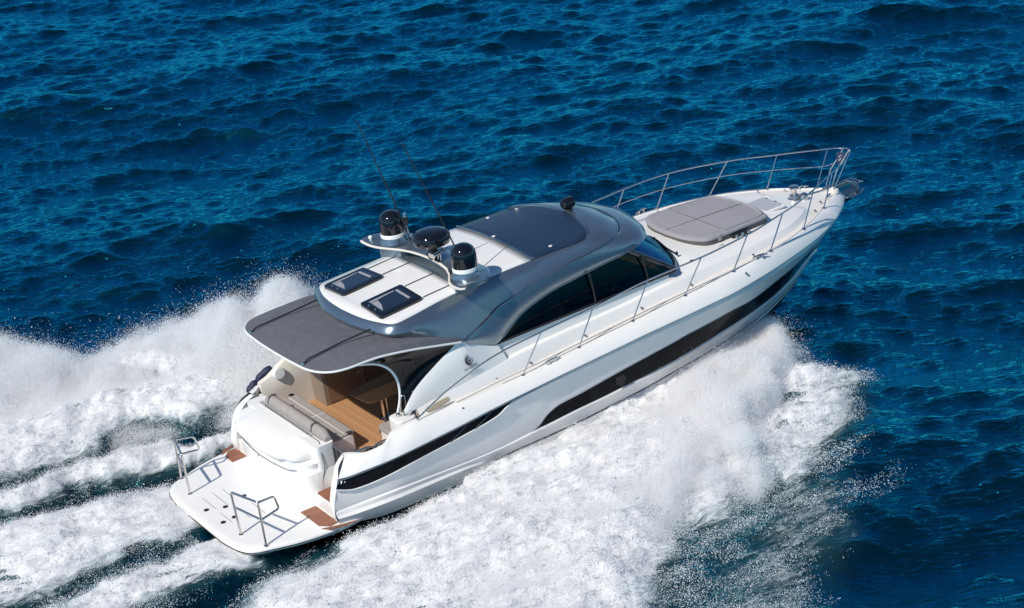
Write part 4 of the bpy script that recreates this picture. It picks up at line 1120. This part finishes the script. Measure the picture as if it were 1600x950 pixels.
# windscreen
wb = curve([(11.02, 1.69, 2.585), (11.2, 1.45, 2.60), (11.38, 1.13, 2.61), (11.55, .65, 2.615), (11.68, .2, 2.62), (11.70, 0, 2.62)], 24)
wt = curve([(9.97, 1.565, 3.34), (10.2, 1.38, 3.37), (10.45, 1.05, 3.39), (10.62, .6, 3.395), (10.70, .2, 3.40), (10.71, 0, 3.40)], 24)
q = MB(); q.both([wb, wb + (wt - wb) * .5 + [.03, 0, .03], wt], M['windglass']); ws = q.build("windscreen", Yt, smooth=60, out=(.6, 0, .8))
q = MB(); full = np.concatenate([wb * [1, -1, 1], wb[::-1][1:]]); q.tube(full + [.02, 0, -.005], .02, M['chrome'], 8); q.build("windscreen_trim", ws)
q = MB(); full2 = full + [.0, 0, .02]; q.tube(full2, .022, M['blackm'], 8); q.build("gasket", ws)
for y0, y1 in ((-1.15, -.2), (.25, 1.2), (-.1, .55)):
    q = MB(); q.tube([(11.45 + .22 * (1 - abs(y0) / 1.2), y0, 2.66), (11.42 + .22 * (1 - abs((y0 + y1) / 2) / 1.2), (y0 + y1) / 2, 2.68), (11.40 + .2 * (1 - abs(y1) / 1.2), y1, 2.69)], .014, M['blackm'], 6)
    q.lathe([(.03, 0), (.03, .06), (.02, .07)], (11.5 + .22 * (1 - abs(y0) / 1.2), y0, 2.60), M['black'], 10); q.build("wiper", ws)
q = MB(); q.box((11.68, -1.42, 2.47), (.09, .05, .03), M['blackm']); q.build("deck_vent", Yt, bevel=.01)

# ---- aft awning extension
E1 = by_station([(2.26, 0, 3.435), (2.27, .45, 3.43), (2.30, .90, 3.42), (2.34, 1.25, 3.41), (2.45, 1.55, 3.40), (2.66, 1.77, 3.395), (2.97, 1.86, 3.39), (3.36, 1.86, 3.385), (3.75, 1.87, 3.36), (4.4, 1.88, 3.25), (5.0, 1.87, 3.11), (5.50, 1.845, 2.985)], PER)
I1 = by_station([(3.82, 0, 3.475), (3.83, .25, 3.475), (3.86, .5, 3.47), (3.92, .75, 3.46), (4.0, .97, 3.45), (4.10, 1.2, 3.44), (4.22, 1.42, 3.425), (4.4, 1.58, 3.40), (4.65, 1.68, 3.34), (4.95, 1.75, 3.255), (5.25, 1.80, 3.13), (5.52, 1.84, 2.99)], PER)
aw = MB()
mids = [E1 + (I1 - E1) * k + np.array([[0, 0, np.float64(.075) * math.sin(math.pi * k)]]) for k in (0, .2, .4, .6, .8, 1)]
mids[0] = E1
aw.both(mids, M['fabric'])
und = [q_ - [0, 0, .05] for q_ in mids]
aw.both(und[::-1], M['cream'])
awn = aw.build("awning", Yt, smooth=50, label="grey fabric awning overhanging the cockpit with a white rim")
rimp = E1 + [-.005, .008, -.022]; rimp[0, 1] = 0
rim_full = np.concatenate([rimp[::-1] * [1, -1, 1], rimp[1:]])
q = MB(); q.tube(rim_full, .022, M['white'], 10); q.build("rim", awn)
for sgn in (-1, 1):
    q = MB(); q.tube([(2.36, sgn * 1.12, 3.43), (2.50, sgn * 1.11, 3.50), (3.3, sgn * 1.08, 3.56), (4.00, sgn * 1.10, 3.60)], .017, M['blackm'], 8)
    stt = q.build("awning_strut", awn)
    for e_ in ((2.36, sgn * 1.12, 3.425), (4.0, sgn * 1.10, 3.575)):
        q = MB(); q.lathe([(.035, 0), (.035, .02), (.018, .05)], e_, M['chrome'], 12); q.build("bracket", stt)

# cockpit side glass with its curved frame, in the plane of the awning edge
for sgn in (-1, 1):
    S = np.array([1, sgn, 1])
    fr = curve([(3.93, 1.66, 1.93), (4.03, 1.66, 2.20), (4.06, 1.66, 2.45), (4.02, 1.66, 2.70), (3.90, 1.67, 2.92), (3.70, 1.69, 3.10), (3.45, 1.72, 3.22), (3.2, 1.74, 3.30)], 26, crom)
    q = MB(); q.tube(fr * S, .026, M['white'], 10); gf = q.build("glass_frame", Yt, label="white curved frame of the cockpit side glass")
    # glass panel between the frame, the awning edge and the wing
    upper = curve([(3.2, 1.75, 3.32), (3.75, 1.80, 3.32), (4.4, 1.83, 3.21), (5.0, 1.83, 3.07), (5.48, 1.82, 2.95)], 26)
    lower = curve([(3.93, 1.68, 1.96), (4.28, 1.80, 2.32), (4.84, 1.80, 2.64), (5.2, 1.80, 2.81), (5.48, 1.82, 2.94)], 26)
    frm = fr[::-1]
    # fan between the frame and the line lower: rows from upper edge down
    q = MB()
    a0 = curve(np.concatenate([fr[::-1][:20]]), 26); 
    q.grid([(fr * S), (fr + (lower - fr) * .5) * S, lower * S] if False else [np.array([fr[i] + (np.concatenate([lower, upper[::-1]])[i * 2 - (1 if i == 26 else 0)] - fr[i]) * k for i in range(26)]) * S for k in (0, .35, .7, 1)], M['enclosure'])
    q.build("cockpit_glass", Yt, smooth=60, out=(0, sgn, 0))
    q = MB(); q.tube(rpath([(3.97, sgn * 1.70, 1.95), (4.03, sgn * 1.72, 2.28), (4.10, sgn * 1.74, 2.30), (4.09, sgn * 1.76, 2.0)], .05), .014, M['chrome'], 8); q.build("grab_handle", Yt)

# ---- radar arch
yy = np.array([0, .35, .7, 1.0, 1.25, 1.45, 1.65, 1.85, 1.98, 2.03])
tx = np.array([6.12, 6.10, 6.04, 5.92, 5.76, 5.64, 5.58, 5.56, 5.57, 5.66]); lx = np.array([6.66, 6.66, 6.67, 6.67, 6.66, 6.62, 6.52, 6.38, 6.18, 5.80])
zz = np.array([4.055, 4.055, 4.06, 4.07, 4.085, 4.10, 4.115, 4.13, 4.14, 4.14])
yv = np.linspace(0, 2.03, 34)
T = np.stack([np.interp(yv, yy, tx), yv, np.interp(yv, yy, zz)], 1); Lr = np.stack([np.interp(yv, yy, lx), yv, np.interp(yv, yy, zz)], 1)
a = MB()
th = np.array([[0, 0, .07]])
C1 = .5 * (T + Lr) + [0, 0, .015]
a.both([T + [.05, 0, 0], C1, Lr - [.05, 0, 0], Lr - [.0, 0, .03], Lr - [.06, 0, .07]], M['silver'])
a.both([T + [.05, 0, 0], T - [0, 0, .02], T + [.02, 0, -.04]], M['cream'])
a.both([T + [.02, 0, -.04], C1 - [0, 0, .08], Lr - [.06, 0, .07]], M['cream'])
for sgn in (-1, 1):
    e = [np.array(v) * [1, sgn, 1] for v in (T[-1] + [.05, 0, 0], C1[-1], Lr[-1] - [.05, 0, 0], Lr[-1] - [0, 0, .03], Lr[-1] - [.06, 0, .07], C1[-1] - [0, 0, .08], T[-1] + [.02, 0, -.04], T[-1] - [0, 0, .02])]
    a.poly(e, M['silver'])
arch = a.build("radar_arch", Yt, smooth=40)
q = MB()
for sgn in (-1, 1):
    o_ = [(5.95, .95), (6.62, .95), (6.55, 1.50), (5.75, 1.50)]
    o_ = [(x, y * sgn) for x, y in o_]
    q.prism(o_ if sgn > 0 else o_[::-1], 3.80, 4.05, M['silver'])
q.prism([(6.2, -.95), (6.6, -.95), (6.6, .95), (6.2, .95)], 3.84, 4.02, M['silver'])
q.build("arch_base", arch, bevel=.03)

# satellite domes
for sgn in (-1, 1):
    c0 = (6.10, sgn * 1.42, 4.10)
    q = MB(); q.lathe([(.315, 0), (.30, .04), (.275, .09), (.27, .12)], c0, M['silver'], 32); dm = q.build("satellite_dome", Yt, label="black satellite dome with a white base ring")
    q = MB(); q.lathe([(.255, .12), (.268, .13), (.268, .205), (.262, .215)], c0, M['white'], 36); q.build("base_ring", dm)
    q = MB(); q.lathe([(.262, .215), (.264, .27), (.262, .43), (.256, .49), (.24, .555), (.205, .61), (.155, .65), (.10, .675), (.04, .685), (.0, .687)], c0, M['black'], 36); q.build("dome_cover", dm)
# radar
c0 = (6.22, .0, 4.07)
q = MB(); q.lathe([(.13, 0), (.13, .03), (.09, .06), (.09, .26), (.14, .30)], c0, M['blackm'], 20); rd = q.build("radar", Yt)
q = MB(); q.lathe([(.12, .29), (.30, .295), (.375, .33), (.395, .38), (.395, .46), (.38, .52), (.33, .565), (.22, .59), (.1, .60), (0, .60)], c0, M['black'], 40); q.build("radome", rd)
# horns, mast light
for y in (-.20, -.30):
    q = MB(); q.lathe([(.06, 0), (.045, .03), (.025, .10), (.02, .30), (.03, .36)], (6.02, y, 4.22), M['chrome'], 16, axis=(1, .15, .08))
    q.tube([(6.2, y, 4.08), (6.2, y, 4.22)], .015, M['chrome'], 8); q.build("horn", Yt)
q = MB(); q.tube(rpath([(6.35, .45, 4.1), (6.30, .62, 4.22), (6.22, .92, 4.30), (6.20, .95, 4.55)], .08), .02, M['chrome'], 8)
ml = q.build("mast_light", Yt); q = MB(); q.lathe([(.045, 0), (.05, .03), (.05, .16), (.03, .18)], (6.2, .95, 4.55), M['black'], 16)
q.lathe([(.03, .18), (.035, .25), (.02, .28)], (6.2, .95, 4.55), M['chrome'], 12); q.build("lamp", ml)
for (x, y) in ((5.75, 1.80), (6.45, -1.0), (5.9, -1.15)):
    q = MB(); q.lathe([(.025, 0), (.025, .05), (.045, .07), (.04, .11), (.015, .13)], (x, y, 4.11), M['white'] if y > 0 else M['blackm'], 14); q.build("aerial", Yt)
# long whip antennas, raked aft
for b0, t0 in (((6.24, -1.18, 4.11), (5.36, -1.18, 7.15)), ((6.36, 1.18, 4.11), (5.68, 1.18, 6.98))):
    q = MB(); P_ = np.linspace(b0, t0, 14); P_[:, 0] += -.10 * np.sin(np.linspace(0, 1, 14) * 1.2) ** 2
    q.tube(P_, np.linspace(.017, .009, 14), M['blackm'], 6)
    q.lathe([(.035, 0), (.035, .06), (.02, .12)], b0, M['blackm'], 12); q.build("whip_antenna", Yt)
# search light on the front of the roof
q = MB(); q.lathe([(.10, 0), (.10, .03), (.07, .06), (.06, .10)], (9.66, .06, 3.955), M['blackm'], 18); sl = q.build("searchlight", Yt)
q = MB(); q.lathe([(.07, -.14), (.115, -.10), (.125, 0), (.125, .10), (.105, .14), (.0, .145)], (9.66, .06, 4.12), M['black'], 22, axis=(1, -.1, .05)); q.build("lamp_body", sl)

# ---- guard rails: bow rail with stanchions
RT = curve([(4.00, 2.28, 1.97), (4.35, 2.27, 2.12), (4.73, 2.25, 2.27), (5.26, 2.22, 2.41), (5.78, 2.21, 2.54), (6.4, 2.23, 2.64), (7.08, 2.26, 2.70), (8.46, 2.27, 2.78), (9.87, 2.27, 2.89), (11.27, 2.26, 2.90), (12.65, 2.21, 2.96), (13.87, 2.00, 3.02), (15.15, 1.52, 3.01), (16.2, .98, 2.96), (16.75, .70, 2.93), (17.2, .42, 2.91), (17.45, .22, 2.91), (17.55, .1, 2.91), (17.57, 0, 2.91)], 120, pchip)
full = np.concatenate([RT * [1, -1, 1], RT[::-1][1:]])
q = MB(); q.tube(full, .0185, M['chrome'], 10); br = q.build("bow_rail", Yt, label="long stainless guard rail from the quarters round the bow")
STB = [(6.55, 2.28, 1.96), (7.97, 2.28, 2.05), (9.37, 2.28, 2.13), (10.80, 2.26, 2.20), (12.19, 2.19, 2.25), (13.38, 2.03, 2.275), (14.67, 1.66, 2.265), (15.87, .99, 2.205), (16.78, .27, 2.105)]
STT = [7.08, 8.46, 9.87, 11.27, 12.65, 13.87, 15.15, 16.25, 17.28]
MR = []
for sgn in (-1, 1):
    mids = []
    for b0, xt in zip(STB, STT):
        i = np.argmin(abs(RT[:, 0] - xt)); t0 = RT[i]
        q = MB(); q.tube(np.array([b0, t0]) * [1, sgn, 1], .0145, M['chrome'], 10)
        stn = q.build("stanchion", br)
        q = MB(); q.lathe([(.045, 0), (.045, .012), (.02, .03)], np.array(b0) * [1, sgn, 1], M['chrome'], 14); q.build("foot", stn)
        b0 = np.array(b0); mids.append(b0 + (t0 - b0) * .55)
    # middle rail
    mids = mids[4:] if sgn < 0 else mids[3:]
    if sgn > 0:
        m_ = curve(np.array(mids + [(17.22, .12, 2.62)]), 40); q = MB(); q.tube(m_ * [1, sgn, 1], .011, M['chrome'], 8); q.build("middle_rail", br)
# front posts of the pulpit
for sgn in (-1, 1):
    q = MB(); q.tube([(16.9, sgn * .10, 2.10), (17.1, sgn * .10, 2.5), (17.54, sgn * .09, 2.91)], .02, M['chrome'], 10); q.build("pulpit_post", br)
# navy shield plate on the pulpit
sh = MB(); oc = [(-.10, .12), (.10, .12), (.105, .0), (.07, -.10), (0, -.17), (-.07, -.10), (-.105, .0)]
base = np.array([17.34, .0, 2.76]); ux = np.array([.35, -.94, 0]); uz = np.array([.3, 0, .95]); nn = np.cross(ux, uz)
nn = nn / np.linalg.norm(nn)
sh.poly([base + ux * a + uz * b for a, b in oc], M['navy']); shield = sh.build("shield_plate", br, smooth=0, solid=.012, label="navy shield plate with a white swirl")
sh = MB()
for sg_ in (-1, 1):
    for off, r_, a0, a1 in ((.022, .032, 30, 250), (-.035, .032, 210, 430)):
        P_ = [base + ux * (off * .4 + r_ * math.cos(R(t_))) + uz * (off + r_ * math.sin(R(t_))) + nn * (.008 * sg_) for t_ in np.linspace(a0, a1, 10)]
        sh.tube(P_, .0065, M['white'], 5)
sh.build("swirl", shield)

# ---- foredeck fittings
q = MB(); q.prism(rrect(14.62, 15.16, -.40, .26, .05), 2.36, 2.415, M['hatchgrey']); fh = q.build("deck_hatch", Yt, bevel=.015)
q = MB(); q.prism(rrect(14.56, 15.22, -.46, .32, .05), 2.33, 2.385, M['gel']); q.build("hatch_frame", fh, bevel=.01)
for (x, y) in ((15.12, -.2), (15.12, .1)):
    q = MB(); q.box((x, y, 2.42), (.05, .06, .025), M['chrome']); q.build("hinge", fh)
for y in (-1.05, 1.22):
    q = MB(); q.prism(rrect(12.20, 12.75, y - .22, y + .22, .05), 2.43, 2.452, M['hatchgrey']); q.build("side_hatch", Yt, bevel=.008)
# windlass, chain, anchor on the bow roller
c0 = (15.88, .02, 2.16)
q = MB(); q.lathe([(.17, 0), (.17, .04), (.13, .06), (.11, .13)], c0, M['steel'], 22); wl = q.build("windlass", Yt)
q = MB(); q.lathe([(.10, .13), (.075, .15), (.06, .22), (.075, .29), (.125, .30), (.125, .33), (.05, .345)], c0, M['chrome'], 22); q.build("drum", wl)
q = MB(); q.lathe([(.09, 0), (.10, .05), (.09, .14), (.05, .17)], (16.02, -.16, 2.16), M['steel'], 16); q.build("motor_cover", wl)
q = MB(); cp = np.linspace((16.0, .02, 2.20), (17.05, .0, 2.14), 40); cp[:, 2] += -.03 * np.sin(np.linspace(0, math.pi, 40))
q.tube(cp, .016 + .008 * (np.arange(40) % 2), M['steel'], 6); q.build("anchor_chain", wl)
q = MB(); q.prism([(16.75, -.14), (17.62, -.11), (17.62, .11), (16.75, .14)], 1.97, 2.01, M['steel'])
q.prism([(16.85, -.16), (17.60, -.13), (17.60, -.105), (16.85, -.13)], 1.99, 2.12, M['chrome']); q.prism([(16.85, .13), (17.60, .105), (17.60, .13), (16.85, .16)], 1.99, 2.12, M['chrome'])
ro = q.build("bow_roller", Yt, bevel=.01)
q = MB(); q.lathe([(.05, -.09), (.035, 0), (.05, .09)], (17.55, 0, 2.03), M['blackm'], 16, axis=(0, 1, 0)); q.build("roller", ro)
an = MB(); an.tube([(16.95, 0, 2.10), (17.5, 0, 2.11), (17.75, 0, 1.98), (17.84, 0, 1.80)], [.025, .03, .035, .04], M['chrome'], 10)
anc = an.build("anchor", Yt, label="polished plough anchor hanging from the bow roller")
an = MB()
fl = np.array([(17.86, 0, 1.72), (17.70, 0, 1.62), (17.45, 0, 1.60), (17.25, 0, 1.66)])
an.both([fl, fl + [.0, .12, .10], fl + [-.02, .22, .16]], M['chrome']); an.build("fluke", anc, solid=.02, smooth=60)
an = MB(); an.tube(curve([(17.5, -.16, 2.02), (17.75, -.18, 2.06), (17.95, -.05, 1.95), (17.95, .05, 1.95), (17.75, .18, 2.06), (17.5, .16, 2.02)], 20, crom), .022, M['chrome'], 8); an.build("roll_bar", anc)
q = MB(); q.lathe([(.13, 0), (.14, .03), (.12, .09), (.06, .13)], (16.86, -.22, 2.07), M['cream'], 18); q.build("chain_cover", Yt)
# mooring cleats
def cleat(c, yaw, parent=Yt, s=1.):
    q = MB(); ca, sa = math.cos(yaw), math.sin(yaw)
    def W(a, b, z): return (c[0] + s * (a * ca - b * sa), c[1] + s * (a * sa + b * ca), c[2] + s * z)
    q.tube([W(-.17, 0, .05), W(-.09, 0, .075), W(0, 0, .08), W(.09, 0, .075), W(.17, 0, .05)], [.012 * s, .018 * s, .02 * s, .018 * s, .012 * s], M['chrome'], 10)
    for a_ in (-.07, .07): q.tube([W(a_, 0, 0), W(a_, 0, .075)], .022 * s, M['chrome'], 10)
    return q.build("cleat", parent)
for sgn in (-1, 1):
    cleat((7.26, sgn * 2.33, 1.985), 0, s=1.1); cleat((13.0, sgn * 2.13, 2.255), R(-sgn * -10), s=1.1); cleat((16.5, sgn * .46, 2.13), R(30 * -sgn), s=.9)
    cleat((2.84, sgn * 2.10, 1.63), R(10 * sgn), s=1.25); cleat((3.22, sgn * 2.14, 1.64), R(-6 * sgn), s=1.25)
    q = MB(); q.prism([(2.62, sgn * 1.96), (3.46, sgn * 1.98), (3.44, sgn * 2.16), (3.3, sgn * 2.26), (2.8, sgn * 2.20), (2.62, sgn * 2.06)][::sgn], 1.05, 1.61, M['gel'])
    cw = q.build("cleat_well", Yt, bevel=.02)
    q = MB(); q.prism([(2.65, sgn * 1.99), (3.43, sgn * 2.01), (3.41, sgn * 2.15), (3.28, sgn * 2.235), (2.82, sgn * 2.18), (2.65, sgn * 2.06)][::sgn], 1.61, 1.625, M['black']); q.build("plate", cw)
    for (x, y) in ((5.0, 2.40), (6.1, 1.96), (6.95, 1.98), (8.35, 1.98), (9.85, 1.97), (11.2, 1.96), (12.4, 2.36), (13.0, 1.9), (15.6, 1.0), (16.1, .62)):
        zc_ = np.interp(x, CT[:, 0], CT[:, 2])
        q = MB(); q.lathe([(.03, 0), (.03, .015), (.015, .02)], (x, sgn * y, zc_ + (.01 if y < 2.1 else -.08)), M['steel'], 12, axis=(0, sgn * .3, 1)); q.build("deck_filler", Yt)
# toe line: thin steel strip along the stanchion feet
for sgn in (-1, 1):
    k = (CT[:, 0] > 6.0) & (CT[:, 0] < 15.9)
    q = MB(); q.tube((CT[k] + [0, -.02, .004]) * [1, sgn, 1], .007, M['steel'], 6); q.build("toe_strip", Yt)

# ---- loose things lying on the yacht: built in its frame, standing on their own
def loose(o, label, cat):
    o.matrix_world = BOAT; top(o, label, cat); return o
pad_e = bpy.data.objects.new("sun_pad", None); COL.objects.link(pad_e)
loose(pad_e, "grey quilted sun pad lying on the white foredeck", "sun pad")
po = curve([(12.06, 0, 0), (12.09, .40, 0), (12.18, .75, 0), (12.32, 1.00, 0), (12.42, 1.08, 0), (12.55, 1.11, 0), (13.0, 1.10, 0), (13.6, 1.05, 0), (14.12, .985, 0), (14.24, .94, 0), (14.29, .84, 0), (14.40, .40, 0), (14.43, 0, 0)], 64)[:, :2]
ol = [(x, -y) for x, y in po] + [(x, y) for x, y in po[::-1][1:-1]]
pz = lambda x, y: np.interp(x, [12, 13.2, 14.5], [2.57, 2.53, 2.475])
def ring(d, z): return [(13.25 + (x - 13.25) * (1 - d / 1.15), y * (1 - d / 1.0), pz(x, y) + z) for x, y in ol]
s = MB(); s.grid([ring(.06, -.14), ring(.01, -.10), ring(.0, .03)], M['paddark'], close=True); s.build("pad_base", pad_e)
s = MB(); s.grid([ring(-.01, .03), ring(-.015, .06), ring(.01, .09), ring(.05, .105), ring(.12, .11), ring(.14, .107), ring(.17, .112)], M['pad'], close=True); s.poly(ring(.17, .112), M['pad']); pc_ = s.build("cushion", pad_e, smooth=60)
s = MB(); s.tube([(12.14, 0, pz(12.1, 0) + .113), (13.2, 0, pz(13.2, 0) + .113), (14.30, 0, pz(14.4, 0) + .112)], .009, M['paddark'], 6)
s.tube([(12.98, -.98, pz(13, 0) + .110), (12.98, 0, pz(13, 0) + .113), (12.98, .98, pz(13, 0) + .110)], .009, M['paddark'], 6)
s.build("seam", pc_)
s = MB()
for k in range(9):
    x = 12.32 + .085 * k; w_ = np.interp(x, [12.2, 12.6], [.7, .98])
    s.tube([(x, -w_, pz(x, 0) + .112), (x, w_, pz(x, 0) + .112)], .004, M['blind'], 5)
s.build("quilting", pc_)
bo = [(x, y) for x, y in po if x > 12.9]
bo = np.array([(13.25 + (x - 13.25) * .925, -y * .915, pz(x, y) + .112) for x, y in bo] + [(13.25 + (x - 13.25) * .925, y * .915, pz(x, y) + .112) for x, y in bo[::-1][1:]])
s = MB(); s.tube(bo, .028, M['pad'], 8); s.build("bolster", pc_)
def arc_strip(pts, w):
    c_ = curve(pts, 22, crom); t_ = np.gradient(c_, axis=0); n_ = np.stack([-t_[:, 1], t_[:, 0], 0 * t_[:, 0]], 1); n_ /= np.linalg.norm(n_, axis=1)[:, None]
    return [c_ - n_ * w, c_ + n_ * w]
s = MB(); zt_ = 2.535 + .118
s.grid(arc_strip([(12.34, .88, zt_), (12.22, .62, zt_), (12.30, .30, zt_), (12.55, -.12, zt_ - .005), (12.62, -.52, zt_ - .006), (12.48, -.80, zt_ - .004), (12.32, -.88, zt_)], .028), M['paddark'])
s.build("grab_strap", pc_, solid=.006)
for x_, y_ in ((12.75, -1.10), (12.75, 1.10)):
    s = MB(); s.box((x_, y_, pz(x_, 0) + .03), (.10, .05, .15), M['cush']); s.build("pad_hinge", pad_e, bevel=.015)
s = MB(); s.prism(rrect(13.06, 13.56, -1.17, -1.10, .02), 2.45, 2.52, M['blackm']); rk = s.build("cup_rack", pad_e, bevel=.01)
for x_ in (13.14, 13.31, 13.48):
    s = MB(); s.lathe([(.035, 0), (.04, .03), (.03, .035)], (x_, -1.17, 2.49), M['steel'], 12, axis=(0, -1, .2)); s.build("cup_ring", rk)

nv = MB()
for a_, b_2, r_ in (((2.50, 2.28, 1.60), (2.76, 2.30, 1.78), .085), ((2.74, 2.27, 1.80), (3.12, 2.22, 2.00), .085)):
    P_ = np.linspace(a_, b_2, 9); nv.tube(P_, r_ * np.array([.45, .8, 1, 1, .95, 1, 1, .8, .45]), M['navy'], 14)
nvo = nv.build("fender_bundle", smooth=60)
loose(nvo, "navy blue covered bundle strapped along the port gunwale by the cockpit", "fender")
